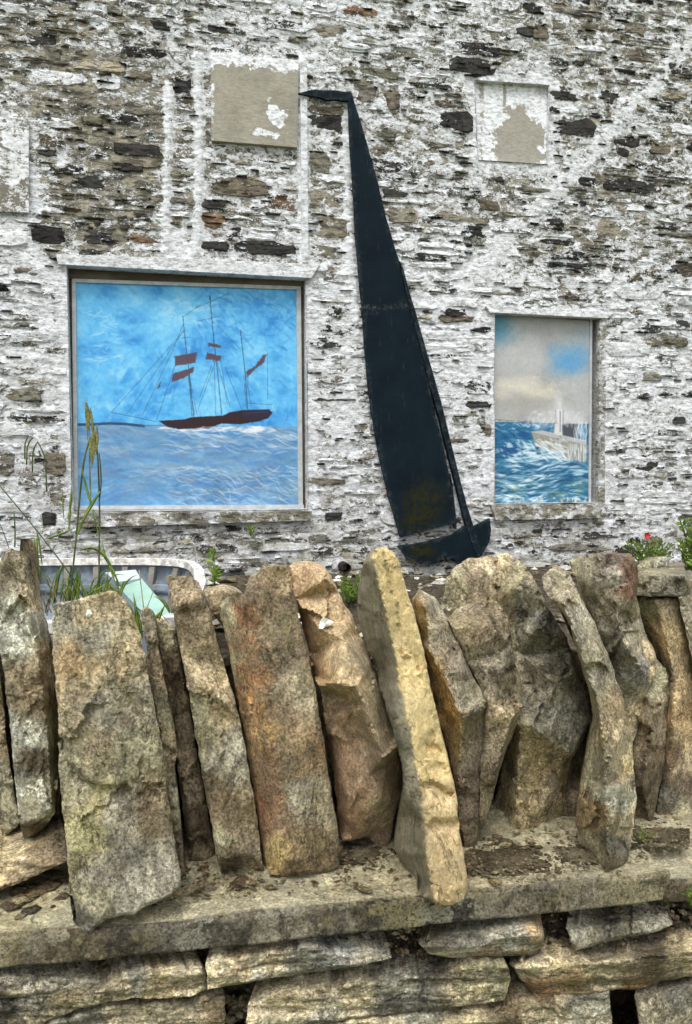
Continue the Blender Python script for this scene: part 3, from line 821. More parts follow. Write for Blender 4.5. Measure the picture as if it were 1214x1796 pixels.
def paint_ship(X, Y):
    rnd = random.Random(5)
    H, W = X.shape
    img = np.zeros((H, W, 3)); img[:] = C(92, 178, 228)
    n = fbm(P3(X.ravel()*.012, Y.ravel()*.016, 3), 4, .6).reshape(H, W)[..., None]
    img = img*(1-np.clip(n*2.4, 0, .85))+np.array(C(44, 128, 202))*np.clip(n*2.4, 0, .85)
    img = img*(1-np.clip(-n*2.2, 0, .8))+np.array(C(140, 208, 240))*np.clip(-n*2.2, 0, .8)
    swirl = lambda x, y: -0.5+1.4*math.sin(x*.015+y*.021)
    strokes(img, X, Y, 1500, (125, 485, 530, 741), [C(84, 172, 226), C(110, 192, 236), C(60, 146, 214), C(142, 208, 240), C(98, 184, 232)], (7, 22), (2, 6), swirl, .5, rnd, (.12, .42), .2)
    strokes(img, X, Y, 70, (380, 495, 528, 600), [C(46, 128, 200), C(38, 116, 190)], (8, 20), (1.5, 4), .5, .5, rnd, (.3, .6), .2)
    strokes(img, X, Y, 60, (200, 640, 300, 720), [C(40, 134, 206), C(56, 148, 216)], (8, 20), (3, 8), -.9, .4, rnd, (.2, .5), .1)
    strokes(img, X, Y, 60, (280, 515, 380, 560), [C(170, 216, 234), C(150, 205, 235)], (8, 18), (2, 4), .2, .4, rnd, (.25, .5), .2)
    strokes(img, X, Y, 260, (131, 490, 525, 735), [C(150, 206, 232), C(66, 150, 214), C(176, 218, 236)], (5, 14), (1.2, 3.4), lambda x, y: 1.2*math.sin(x*.03-y*.017), .6, rnd, (.12, .34), .3)
    strokes(img, X, Y, 40, (150, 540, 210, 630), [C(190, 224, 240)], (6, 16), (1, 3), -.1, .3, rnd, (.25, .55), .1)
    # sea
    sea = Y > 741
    n3_ = fbm(P3(X.ravel()*.012, Y.ravel()*.04, 31), 4, .6).reshape(H, W)[..., None]
    img = np.where(sea[..., None], np.array(C(104, 156, 196))+n3_*np.array([.5, .42, .30]), img)
    wave = lambda x, y: .12*math.sin(x*.03+y*.05)+.25*math.sin(x*.021-y*.02)
    strokes(img, X, Y, 1500, (125, 744, 530, 892), [C(80, 134, 184), C(122, 164, 198), C(98, 140, 178), C(150, 180, 204), C(112, 130, 164), C(64, 120, 180), C(84, 150, 204), C(108, 138, 150)], (12, 38), (2.6, 7.5), wave, .22, rnd, (.18, .45), .12)
    strokes(img, X, Y, 240, (300, 815, 530, 885), [C(176, 200, 216), C(60, 112, 168), C(120, 136, 170), C(84, 110, 120), C(196, 212, 220)], (10, 26), (1, 2.6), .25, .3, rnd, (.3, .65), .35)
    strokes(img, X, Y, 120, (290, 742, 530, 790), [C(196, 214, 226), C(168, 196, 218), C(214, 222, 232)], (8, 24), (1, 3), .25, .2, rnd, (.25, .6), .25)
    strokes(img, X, Y, 90, (210, 818, 440, 835), [C(190, 206, 220), C(166, 190, 212)], (8, 18), (.8, 2), 0, .2, rnd, (.2, .5), .1)
    strokes(img, X, Y, 50, (131, 742, 250, 800), [C(126, 158, 190), C(150, 180, 206)], (8, 18), (1, 3), .3, .3, rnd, (.2, .5), .2)
    line(img, X, Y, [(130, 742), (160, 741), (185, 739), (215, 740), (245, 743)], C(44, 62, 84), 2.4, .9)
    line(img, X, Y, [(240, 742), (290, 742)], C(70, 100, 140), .8, .7)
    strokes(img, X, Y, 60, (275, 742, 480, 752), [C(224, 228, 234), C(238, 240, 242)], (6, 16), (1.2, 2.6), -.08, .15, rnd, (.35, .8), .2)
    # ship
    RG = C(44, 62, 92)
    for L in [[(189, 719), (317, 571)], [(216, 721), (318, 568)], [(243, 723), (300, 600), (316, 560)], [(268, 732), (301, 634)], [(375, 622), (342, 711)], [(376, 622), (401, 708)],
              [(326, 645), (340, 722)], [(324, 650), (336, 722)], [(368, 630), (345, 690)], [(380, 560), (420, 600)], [(392, 633), (422, 711)], [(384, 620), (395, 700)], [(372, 620), (374, 721)],
              [(428, 634), (440, 706)], [(426, 650), (431, 708)], [(342, 552), (384, 541)], [(313, 583), (328, 581)], [(436, 699), (478, 701)], [(471, 607), (471, 690)], [(340, 528), (400, 500)], [(317, 545), (350, 520)]]:
        line(img, X, Y, L, RG, .45, .62)
    for L, w in [([(316, 543), (322, 606), (328, 657), (334, 724)], 1.0), ([(365, 506), (372, 587), (378, 641), (385, 721)], 1.1), ([(421, 566), (428, 634), (433, 709)], 1.1), ([(189, 719), (268, 735)], .7), ([(326, 650), (331, 724)], .9), ([(365, 506), (366, 512)], 1.8)]:
        line(img, X, Y, L, C(40, 50, 70), w*.62, .8)
    SL = C(84, 58, 66)
    for q in [[(301, 616), (341, 608), (338, 627), (302, 634)], [(298, 647), (336, 635), (333, 645), (318, 655), (295, 663)], [(362, 590), (384, 594), (383, 599), (362, 596)], [(360, 608), (386, 614), (382, 623), (357, 620)],
              [(431, 641), (448, 630), (464, 610), (471, 607), (464, 624), (450, 635), (433, 651)], [(268, 676), (276, 661), (274, 672)]]:
        fillpoly(img, X, Y, q, SL, .9, 1.1, 3)
        line(img, X, Y, [q[0], q[-1]], C(52, 40, 60), .5, .5)
    hull = [(271, 733.5), (318, 730), (330, 726), (388, 722), (400, 716), (423, 712), (473, 710), (479, 716), (471, 726), (454, 732), (419, 738), (384, 737), (361, 746), (342, 746), (307, 748), (287, 744)]
    fillpoly(img, X, Y, hull, C(46, 28, 34), 1, .8, 1.0)
    strokes(img, X, Y, 60, (275, 716, 475, 744), [C(64, 34, 42), C(30, 22, 36)], (6, 14), (.8, 1.6), -.08, .1, rnd, (.0, .0))
    fillpoly(img, X, Y, [(423, 712), (473, 710), (479, 716), (471, 726), (440, 730), (424, 728)], C(38, 34, 58), .8, 2)
    line(img, X, Y, [(425, 718), (470, 714)], C(80, 76, 100), .6, .6)
    strokes(img, X, Y, 30, (340, 744, 460, 752), [C(220, 224, 232)], (6, 14), (1, 2), -.15, .15, rnd, (.4, .8), .2)
    ed = np.clip(1-np.minimum(np.minimum(X-131, 527-X), 888-Y)/3, 0, 1)[..., None]*.3
    img = img*(1-ed)+np.array(C(150, 190, 210))*ed
    return img
def paint_light(X, Y):
    rnd = random.Random(8)
    H, W = X.shape
    img = np.zeros((H, W, 3)); img[:] = C(168, 170, 170)
    n = fbm(P3(X.ravel()*.02, Y.ravel()*.02, 3), 4, .6).reshape(H, W)[..., None]
    img = img+n*.10
    def blob(cx, cy, rx, ry, c, a):
        nonlocal img
        d = np.hypot((X-cx)/rx, (Y-cy)/ry)+n[..., 0]*.7
        k = (sstep(1.7, .0, d)*a)[..., None]; img = img*(1-k)+np.array(c)*k
    blob(870, 568, 34, 34, C(70, 138, 168), .85); blob(1003, 624, 32, 26, C(84, 150, 200), .9); blob(1020, 608, 20, 16, C(90, 152, 196), .6); blob(1030, 590, 26, 22, C(122, 160, 188), .4)
    blob(895, 672, 26, 12, C(210, 205, 188), .8); blob(925, 668, 22, 14, C(212, 208, 194), .7); blob(955, 684, 34, 9, C(208, 202, 184), .8); blob(882, 690, 16, 8, C(204, 196, 176), .7)
    strokes(img, X, Y, 90, (870, 655, 985, 695), [C(216, 212, 198), C(196, 192, 180), C(206, 198, 176)], (5, 14), (2, 5), .25, .4, rnd, (.15, .4), .2)
    strokes(img, X, Y, 120, (866, 560, 1040, 735), [C(158, 160, 158), C(176, 176, 172), C(186, 182, 172)], (10, 26), (3, 7), 0, .5, rnd, (.06, .2), .2)
    blob(925, 705, 60, 14, C(160, 158, 150), .6)
    for k in range(40): line(img, X, Y, [(868+k*4.3, 556), (868+k*4.3, 735)], C(150, 150, 145), .5, .06)
    sea = Y > 737
    img[sea] = C(44, 104, 140)
    line(img, X, Y, [(866, 733), (935, 737)], C(120, 130, 110), 1.2, .7)
    wv = lambda x, y: .2*math.sin(x*.05)-.12
    strokes(img, X, Y, 520, (866, 740, 1038, 882), [C(28, 84, 126), C(46, 112, 148), C(86, 156, 178), C(20, 66, 110), C(120, 178, 196)], (6, 20), (1.3, 3.6), wv, .35, rnd, (.35, .8), .3)
    strokes(img, X, Y, 210, (866, 775, 1038, 880), [C(206, 224, 234), C(168, 202, 220), C(238, 244, 246)], (8, 24), (1.4, 4.0), wv, .2, rnd, (.4, .9), .12)
    strokes(img, X, Y, 260, (866, 775, 1038, 880), [C(30, 84, 122), C(60, 120, 150), C(20, 62, 100)], (6, 20), (1.0, 2.6), wv, .2, rnd, (.4, .8), .12)
    strokes(img, X, Y, 60, (866, 745, 930, 800), [C(22, 84, 140), C(16, 66, 122)], (5, 12), (1.5, 4), .5, .4, rnd, (.4, .8), .3)
    strokes(img, X, Y, 60, (866, 840, 1038, 882), [C(102, 128, 88), C(120, 140, 96), C(66, 120, 120)], (6, 16), (1.2, 3), .2, .3, rnd, (.3, .7), .3)
    strokes(img, X, Y, 50, (866, 736, 950, 750), [C(214, 228, 236), C(36, 98, 150), C(28, 86, 140)], (4, 10), (1, 3), -.1, .3, rnd, (.4, .8), .3)
    # spray, light tower, pier
    for cx, cy, rx, ry in [(960, 738, 16, 14), (1008, 728, 18, 13), (990, 722, 22, 18), (1024, 742, 10, 20), (985, 700, 8, 12)]: blob(cx, cy, rx, ry, C(216, 220, 224), .45)
    fillpoly(img, X, Y, [(937, 754), (956, 751), (1037, 768), (1037, 807), (1006, 803), (985, 792), (945, 777)], C(146, 148, 138), 1, 1.2)
    fillpoly(img, X, Y, [(937, 754), (956, 751), (1037, 768), (1037, 776), (985, 765)], C(176, 178, 182), 1, 1)
    line(img, X, Y, [(985, 765), (985, 792)], C(70, 70, 60), .7, .8)
    strokes(img, X, Y, 40, (945, 760, 1002, 792), [C(120, 130, 96), C(104, 110, 90), C(172, 172, 160)], (3, 8), (1, 3), 1.4, .4, rnd, (.3, .6))
    strokes(img, X, Y, 70, (1003, 776, 1037, 806), [C(214, 222, 232), C(232, 236, 240), C(150, 160, 170)], (6, 16), (.6, 1.4), 1.57, .06, rnd, (.4, .9))
    fillpoly(img, X, Y, [(992, 739), (1020, 738), (1020, 764), (994, 759)], C(74, 76, 82), .95, 1.4)
    strokes(img, X, Y, 40, (1014, 736, 1037, 768), [C(206, 214, 224), C(228, 232, 238)], (6, 14), (.7, 1.6), 1.57, .12, rnd, (.4, .9))
    strokes(img, X, Y, 70, (930, 716, 1036, 745), [C(226, 228, 230), C(206, 210, 214)], (4, 10), (1, 3), -1.1, .5, rnd, (.2, .6))
    strokes(img, X, Y, 60, (935, 772, 1000, 806), [C(228, 234, 238), C(208, 220, 228)], (5, 14), (1.4, 3), .55, .2, rnd, (.4, .8))
    fillpoly(img, X, Y, [(982, 712), (994, 712), (993, 740), (984, 740)], C(212, 212, 212), 1, 1)
    fillpoly(img, X, Y, [(979, 738), (992, 738), (993, 760), (977, 757)], C(206, 204, 200), 1, 1)
    fillpoly(img, X, Y, [(985, 698), (990, 698), (991, 712), (984, 712)], C(200, 202, 204), 1, 1)
    line(img, X, Y, [(989, 716), (989, 752)], C(128, 130, 138), 1.4, .7)
    line(img, X, Y, [(994, 713), (994, 758)], C(110, 112, 118), .7, .7); line(img, X, Y, [(981, 713), (978, 757)], C(140, 142, 148), .6, .6)
    strokes(img, X, Y, 50, (915, 765, 1000, 800), [C(226, 234, 238), C(206, 220, 228)], (5, 12), (1.2, 3), .5, .4, rnd, (.4, .8), .3)
    strokes(img, X, Y, 40, (895, 878-4, 1038, 882), [C(190, 184, 170), C(216, 214, 206)], (3, 7), (1, 3), 1.4, .5, rnd, (.4, .8))
    return img
def bar(name, a, b, wa, w0, w1, mat, parent, n=18):
    """straight moulding between pixel points a and b, wa px wide, from depth w0 to w1"""
    a = np.array(a, float); b = np.array(b, float); d = b-a; d /= np.hypot(*d); nrm = np.array([-d[1], d[0]])*wa/2
    return slab_quad(name, [tuple(a-nrm), tuple(b-nrm), tuple(b+nrm), tuple(a+nrm)], w0, w1, mat, parent, n, 4, rough=.0003, smooth=False)
ship = thing('ship_painting', 'large square blue painting of a three-masted ship on grey-blue sea, in a pale frame', 'painting', tuple(onB([(330, 890)], -.06)[0]))
picture('painted_board', [(129, 487), (525, 501), (529, 890), (132, 891)], -.062, 420, 420, paint_ship, ship)
bar('frame_rail', (124, 487), (531, 501), 6, -.052, -.12, FRAME, ship); bar('frame_rail', (127, 892), (536, 889.5), 7, -.050, -.12, FRAME, ship)
bar('frame_stile', (127, 486), (131, 892), 7, -.053, -.12, FRAME, ship); bar('frame_stile', (527, 500), (530.5, 890), 8, -.0535, -.12, FRAME, ship)
slab_quad('head_board', [(117, 466), (537, 489), (536, 499), (119, 484)], -.058, -.13, BOARD, ship, 40, 6)
slab_quad('side_board', [(118, 470), (124, 484), (128, 896), (125, 896)], -.075, -.13, BOARD, ship, 4, 40)
slab_quad('side_board', [(530, 497), (540, 495), (542, 892), (534, 892)], -.075, -.13, BOARD, ship, 4, 40)
lt = thing('lighthouse_painting', 'tall narrow painting of waves breaking over a lighthouse pier under grey sky', 'painting', tuple(onB([(950, 880)], -.07)[0]))
picture('painted_board', [(864, 549), (1044, 560), (1042, 884), (864, 885)], -.042, 190, 350, paint_light, lt)
bar('frame_stile', (1043, 558), (1040.5, 882), 4, -.034, -.12, FRAME, lt)

# ------------------------------------------------------------------ black yacht cut from boards
yacht = thing('yacht_cutout', 'tall black silhouette of a sailing yacht cut from boards, fixed to the white wall', 'wall art', tuple(onB([(760, 985)], .03)[0]))
def board(name, poly, w1, w0, parent, mat=BLACK, jit=1.2, moss=None, s=6, worn=None):
    o2 = resample(poly, s, jit, random.random()*50)
    pts = [Vector(p) for p in o2]; n = len(pts)
    gx = np.arange(o2[:, 0].min(), o2[:, 0].max(), 9.0); gy = np.arange(o2[:, 1].min(), o2[:, 1].max(), 9.0)
    G = np.array([(x, y) for x in gx for y in gy]).reshape(-1, 2)
    if len(G):
        G = G[inpoly(G, o2)]; 
    if len(G):
        d, _, _ = segdist(G, o2, True); G = G[d > 3]
    allp = pts+[Vector(p) for p in G]
    res = delaunay_2d_cdt(allp, [(i, (i+1) % n) for i in range(n)], [], 1, 1e-5)
    P_ = np.array([tuple(p) for p in res[0]]); Fc = [tuple(f) for f in res[2]]
    q = fromUZ(toUZ(P_), w1)
    rim = fromUZ(toUZ(o2), w1); back = fromUZ(toUZ(o2), w0)
    N = len(q); V = np.vstack([q, rim, back])
    F = list(Fc)+[(N+i, N+(i+1) % n, N+n+(i+1) % n, N+n+i) for i in range(n)]
    pp = np.vstack([P_, o2, o2])
    ms = np.zeros(len(V))
    if moss:
        for cx, cy, rx, ry in moss:
            ms = np.maximum(ms, sstep(1.25, .3, np.hypot((pp[:, 0]-cx)/rx, (pp[:, 1]-cy)/ry)))
    dw, _, _ = segdist(pp, o2, True); wn_ = sstep(2.5, 0, dw)*.16
    if worn is not None:
        dq, _, _ = segdist(pp, worn); wn_ = np.maximum(wn_, sstep(7, 1, dq)*.38)
    return link_mesh(name, V, F, mat, parent, smooth=False, attrs={'moss': ms, 'worn': wn_})
board('sail_panel', [(608, 176), (613, 166), (622, 195), (632, 225), (646, 275), (660, 325), (674, 385), (690, 440), (702, 475), (712, 515), (718, 541), (633, 549), (628, 500), (621, 420), (616, 330), (611, 250)], .036, .018, yacht, worn=[(632, 546), (718, 538)])
board('sail_panel', [(633, 548), (718, 539), (728, 580), (740, 635), (750, 685), (760, 730), (772, 775), (783, 830), (790, 880), (794, 917), (745, 929), (699, 942), (690, 910), (678, 870), (664, 810), (655, 760), (648, 720), (641, 660), (636, 600)], .039, .018, yacht,
      moss=[(740, 880, 42, 46), (725, 912, 30, 28)])
board('masthead_board', [(522, 169), (540, 165), (552, 162), (575, 165), (590, 164), (600, 167), (612, 166), (609, 182), (585, 179), (570, 180), (550, 174), (538, 172)], .034, .014, yacht, jit=3)
board('mast_strip', [(697, 462), (703, 476), (713, 514), (723, 546), (738, 600), (754, 655), (770, 712), (786, 778), (800, 835), (813, 885), (826, 925), (841, 972), (832, 978), (820, 945), (808, 905), (796, 855), (782, 800), (766, 735), (748, 675), (730, 600), (716, 548), (704, 500)], .048, .016, yacht, jit=.3)
board('forestay_strip', [(786, 830), (790, 850), (797, 915), (797, 928), (793, 926), (790, 890)], .034, .014, yacht, jit=0)
board('hull_board', [(693, 957), (740, 950), (790, 936), (810, 922), (822, 924), (854, 908), (856, 930), (852, 950), (843, 966), (828, 982), (815, 984), (806, 991), (797, 986), (790, 977), (781, 982), (775, 974), (765, 984), (752, 990), (740, 985), (732, 988), (722, 979), (712, 980), (703, 966)], .044, .016, yacht, jit=2, moss=[(735, 965, 30, 16)])

# ------------------------------------------------------------------ the dry stone wall
dry = thing('dry_stone_wall', 'low dry stone wall of upright leaning coping stones on a long ledge slab', 'wall', (0.2, 1.3, 0.0))
def Yat(px, py): return onZ([(px, py)], ZS)[0][1]

def idw(p, pts, cols, power=2.6):
    pts = np.asarray(pts, float); cols = np.asarray(cols, float)
    w = fbm(P3(p[:, 0]*.018, p[:, 1]*.018, 33), 3, .6); w2 = fbm(P3(p[:, 0]*.018, p[:, 1]*.018, 77), 3, .6)
    q = p+np.stack([w, w2], 1)*28
    d = ((q[:, None]-pts[None])**2).sum(2)+60
    k = 1/d**power; k /= k.sum(1)[:, None]
    return k@cols

_seed = [0]
TK = 1.55
def rock(name, outline, Y0, cp, inner=(), ridges=(), bz=None, steps=(), rough=1.0, facet=1.0, wear=(.3, .3, .4), depth=.30, shrink=.84, mat=None, s=5.0, jit=4.0, rk=1.0, zones=(), contrast=1.0, cap=.66, sat=.70,
         round_=.005, rpx=4.5, lean=0.0, label=None, parent=None, bed=0.0, name2=None):
    """outline in photo pixels; Y0 the distance of its face; inner (px,py,dz) points; ridges polylines of (px,py,dz);
    bz outline offsets {index: dz} or function(px,py); steps (polyline, amp, fade px)"""
    _seed[0] += 1; sd_ = _seed[0]*7.31
    parent = parent or dry; mat = mat or ROCK
    O = np.asarray(outline, float)
    bzv = np.zeros(len(O))
    if callable(bz): bzv = np.array([bz(*p) for p in O])
    elif bz:
        for k, vv in bz.items(): bzv[k] = vv
    # coarse relief
    cpts = [tuple(p) for p in O]; cz = list(bzv); edges = [(i, (i+1) % len(O)) for i in range(len(O))]
    for p in inner: cpts.append(p[:2]); cz.append(p[2])
    for L in ridges:
        k0 = len(cpts)
        for p in L: cpts.append(p[:2]); cz.append(p[2])
        edges += [(k0+i, k0+i+1) for i in range(len(L)-1)]
    cz = [z_*rk for z_ in cz]
    cr = delaunay_2d_cdt([Vector(p) for p in cpts], edges, [], 0, 1e-4)
    cv = np.array([tuple(p) for p in cr[0]]); cpa = np.array(cpts); cza = np.array(cz)
    # match heights back to the output vertices
    czv = np.array([cza[np.argmin(((cpa-v_)**2).sum(1))] for v_ in cv])
    tris = []
    for f in cr[2]:
        for i in range(1, len(f)-1): tris.append((f[0], f[i], f[i+1]))
    tris = np.array(tris)
    def relief(p):
        z = np.full(len(p), np.nan)
        for a, b, c in tris:
            A, B, Cc = cv[a], cv[b], cv[c]
            den = (B[1]-Cc[1])*(A[0]-Cc[0])+(Cc[0]-B[0])*(A[1]-Cc[1])
            if abs(den) < 1e-6: continue
            l1 = ((B[1]-Cc[1])*(p[:, 0]-Cc[0])+(Cc[0]-B[0])*(p[:, 1]-Cc[1]))/den
            l2 = ((Cc[1]-A[1])*(p[:, 0]-Cc[0])+(A[0]-Cc[0])*(p[:, 1]-Cc[1]))/den
            l3 = 1-l1-l2
            m_ = (l1 >= -1e-3) & (l2 >= -1e-3) & (l3 >= -1e-3)
            z[m_] = l1[m_]*czv[a]+l2[m_]*czv[b]+l3[m_]*czv[c]
        bad = np.isnan(z)
        if bad.any():
            pb = p[bad]; z[bad] = [czv[np.argmin(((cv-q)**2).sum(1))] for q in pb]
        return z
    o2 = resample(O, s, jit, sd_)
    n = len(o2)
    x0, y0 = o2.min(0); x1, y1 = o2.max(0)
    gx, gy = np.meshgrid(np.arange(x0, x1, s), np.arange(y0, y1, s*.92))
    gx = gx+(np.arange(gx.shape[0]) % 2)[:, None]*s/2
    G = np.stack([gx.ravel(), gy.ravel()], 1)+RNG.uniform(-.22, .22, (gx.size, 2))*s
    G = G[inpoly(G, o2)]
    d, _, _ = segdist(G, o2, True); G = G[d > s*.55]
    allp = [Vector(p) for p in o2]+[Vector(p) for p in G]
    res = delaunay_2d_cdt(allp, [(i, (i+1) % n) for i in range(n)], [], 1, 1e-5)
    P_ = np.array([tuple(p) for p in res[0]]); Fc = [tuple(f) for f in res[2]]
    oi = [None]*n
    for k, src in enumerate(res[3]):
        for q in src:
            if q < n: oi[q] = k
    for k in range(n):
        if oi[k] is None: oi[k] = int(np.argmin(((P_-o2[k])**2).sum(1)))
    dz = relief(P_)
    depth_cap = .028 if name == 'walling_stone' else None
    # faceted fracture: outward-facing envelope of tilted planes around scattered sites, at two scales
    rr = np.random.default_rng(int(sd_*100))
    area = (x1-x0)*(y1-y0)
    if mat is LAYER and parent is dry: facet = facet*.45
    wq = P_+np.stack([fbm(P3(P_[:, 0]*.03, P_[:, 1]*.03, sd_), 3), fbm(P3(P_[:, 0]*.03, P_[:, 1]*.03, sd_+9), 3)], 1)*12
    for cell, gs, os_, asp in ((5200, .00022, .0022, .30), (800, .00020, .0007, .5)):
        ns = max(6, int(area/cell)); site = rr.uniform((x0, y0), (x1, y1), (ns, 2))
        grad = rr.normal(0, gs, (ns, 2))*facet*np.array([1, .6]); off = rr.normal(0, os_, ns)*facet
        dd = ((wq[:, None]-site[None])**2*np.array([1.0, asp])).sum(2)
        kk = min(4, ns); near = np.argpartition(dd, kk-1, 1)[:, :kk]
        hh = np.stack([(grad[near[:, k]]*(wq-site[near[:, k]])).sum(1)+off[near[:, k]]-.0000009*np.take_along_axis(dd, near[:, k:k+1], 1)[:, 0] for k in range(kk)], 1)
        dz = dz+hh.max(1)
    dz = dz+rough*(fbm(P3(P_[:, 0]*.010, P_[:, 1]*.006, sd_), 3, .5)*.0055+fbm(P3(P_[:, 0]*.06, P_[:, 1]*.04, sd_+4), 4, .65)*.0032)
    rdg = 1-np.abs(fbm(P3(P_[:, 0]*.022, P_[:, 1]*.015, sd_+20), 4, .55))*5
    dz = dz+rough*.0035*np.clip(rdg, 0, 1)**2
    if mat is LAYER: pass
    if bed:   # broken bedding edges running along the stone
        q = fbm(P3(P_[:, 0]*.008, P_[:, 1]*.05, sd_+50), 3, .5)*6
        dz = dz+bed*(np.floor(q)+sstep(.7, 1, q-np.floor(q)))*.55
    for L, amp, fade in steps:
        wob = P_+fbm(P3(P_[:, 0]*.06, P_[:, 1]*.06, sd_+60), 3)[:, None]*7
        dl, side, tt = segdist(wob, L)
        endf = sstep(0, .35, np.minimum(tt, len(L)-1-tt)+.001)
        dz = dz+amp*np.where(side > 0, 1, 0)*np.exp(-dl/fade)*sstep(0, 3.5, dl)*endf+.003*np.sign(amp)*np.exp(-(dl/2.5)**2)*endf
    if depth_cap: dz = np.clip(dz, -.02, depth_cap)
    de, _, _ = segdist(P_, o2, True)
    e = np.clip(1-de/rpx, 0, 1); en = 1+.7*fbm(P3(P_[:, 0]*.04, P_[:, 1]*.04, sd_+30), 2)
    dz = dz+round_*(1-np.sqrt(np.clip(1-e**2, 0, 1)))*en
    ymid = (y0+y1)/2
    Yv = Y0+dz+lean*(ymid-P_[:, 1])/1000.0
    V = onY(P_, Yv)
    rimi = np.array(oi)
    rim = V[rimi]
    cen = rim.mean(0); rd = cen-CAM; rd[2] = 0; rd /= np.linalg.norm(rd)
    rings = []
    for k, f in enumerate((.12, .4, .75, 1.0)):
        R = rim.copy(); zb = rim[:, 2].min()
        R[:, 0] = cen[0]+(rim[:, 0]-cen[0])*(1-.10*f); R[:, 2] = zb+(rim[:, 2]-zb)*(1-(1-shrink)*f)
        R = R+rd*depth*f
        nn = fbm(R*22+sd_, 3, .6)
        R = R+(R-cen)*(nn*.10*min(1, f*2))[:, None]*np.array([1, 0, 0])-np.array([0, 0, .006])*np.clip(nn, 0, 1)[:, None]
        rings.append(R)
    N = len(V); VV = np.vstack([V]+rings+[rings[-1].mean(0)[None]+rd*.02])
    F = [tuple(f) for f in Fc]
    idx = [list(rimi)]+[[N+k*n+i for i in range(n)] for k in range(4)]
    for k in range(4):
        a, b = idx[k], idx[k+1]
        for i in range(n):
            j = (i+1) % n
            if a[i] == a[j]: F.append((a[i], b[j], b[i]))
            else: F.append((a[i], a[j], b[j], b[i]))
    last = idx[4]; cI = len(VV)-1
    for i in range(n): F.append((last[i], last[(i+1) % n], cI))
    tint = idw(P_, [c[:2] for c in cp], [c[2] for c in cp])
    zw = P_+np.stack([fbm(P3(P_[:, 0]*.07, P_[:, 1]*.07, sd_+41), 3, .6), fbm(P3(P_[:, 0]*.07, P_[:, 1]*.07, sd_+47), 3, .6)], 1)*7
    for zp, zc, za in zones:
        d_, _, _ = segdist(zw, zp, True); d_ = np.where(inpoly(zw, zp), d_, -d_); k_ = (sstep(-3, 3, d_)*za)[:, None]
        tint = tint*(1-k_)+np.array(zc)*k_
    wr = np.tile(np.array(wear, float), (len(P_), 1))
    amp_ = contrast
    wpts = [c for c in cp if len(c) > 3]
    if wpts:
        wr = idw(P_, [c[:2] for c in cp], [c[3] if len(c) > 3 else wear for c in cp])
    T = np.vstack([tint]+[tint[rimi]]*4+[tint.mean(0)[None]]); Wt = np.vstack([wr]+[wr[rimi]]*4+[wr.mean(0)[None]]); Wt = np.hstack([Wt, np.full((len(Wt), 1), amp_)])
    g_ = T.mean(1, keepdims=True); T = np.clip((g_+(T-g_)*sat)*TK*np.array([.99, 1.0, .95]), .01, 5); T = T*np.minimum(1, cap/T.max(1))[:, None]
    o = link_mesh(name, VV, F, mat, parent, attrs={'tint': T, 'wear': Wt}, sharp=38)
    me = o.data
    if label: o['label'] = label
    return o

TN, YL, BR, DB, GR, DG, RU, OL, LC, PB = S(172, 152, 116), S(226, 200, 144), S(132, 114, 86), S(92, 78, 58), S(146, 138, 120), S(104, 98, 88), S(134, 98, 64), S(146, 138, 106), S(198, 196, 178), S(148, 136, 112)
CO = 'coping_stone'
rock(CO, [(-70, 1080), (-12, 1085), (0, 1175), (6, 1240), (12, 1300), (22, 1370), (31, 1425), (34, 1444), (15, 1462), (-20, 1468), (-70, 1460)], 1.36, [(0, 1250, BR), (10, 1420, OL), (-40, 1200, BR)], lean=.05)
rock(CO, [(-30, 985), (0, 985), (8, 968), (20, 962), (34, 966), (36, 945), (57, 947), (63, 960), (67, 1000), (72, 1050), (80, 1085), (92, 1160), (99, 1230), (103, 1300), (103, 1340), (99, 1400), (97, 1425), (80, 1450), (50, 1478), (42, 1470), (35, 1440), (27, 1380), (22, 1320), (14, 1240), (4, 1160), (-4, 1110)],
     1.27, [(20, 1000, PB, (.1, .2, .3)), (48, 955, BR, (.1, .1, .3)), (60, 1050, TN, (0, 0, .2)), (85, 1160, TN, (0, .1, .2)), (95, 1270, OL, (0, .3, .2)), (25, 1080, LC, (1.2, .6, .6)), (35, 1120, LC, (1.3, .4, .6)), (50, 1180, BR, (.9, .5, .5)), (55, 1240, BR, (.5, .5, .5)), (40, 1290, LC, (1.2, .6, .6)), (62, 1330, DB, (.8, .6, .6)), (60, 1380, LC, (1.3, .2, .8)), (75, 1410, LC, (1.4, .2, .8)), (60, 1460, DB, (0, .3, .2))],
     ridges=[[(44, 990, .012), (50, 1060, 0), (66, 1150, 0), (78, 1230, 0), (86, 1310, 0), (92, 1390, 0)], [(34, 1446, 0), (58, 1440, -.008), (92, 1415, 0)]],
     inner=[(15, 1010, .03), (10, 1060, .0)], bz=lambda x, y: (.07 if (x > 56 and y < 1420) else .02 if y < 1000 else .04 if y > 1440 else .01), label='upright stone thick with pale crusty lichen', wear=(.8, .4, .5))
rock(CO, [(70, 1075), (78, 1085), (88, 1120), (96, 1180), (104, 1260), (106, 1400), (104, 1470), (96, 1470), (90, 1200), (80, 1120)], 1.36, [(90, 1200, BR), (100, 1400, DB)], wear=(.1, .3, .2), s=6)
rock('tilted_slab', [(-70, 1510), (0, 1500), (38, 1495), (75, 1478), (112, 1453), (122, 1470), (122, 1508), (90, 1524), (60, 1536), (25, 1552), (0, 1562), (-70, 1585)], 1.235, [(10, 1515, YL), (30, 1510, TN), (60, 1510, BR), (100, 1480, DB), (30, 1540, BR)], bz=lambda x, y: .05 if y < 1503 else .0, bed=.003, mat=LAYER, wear=(.1, .2, .2), depth=.15)
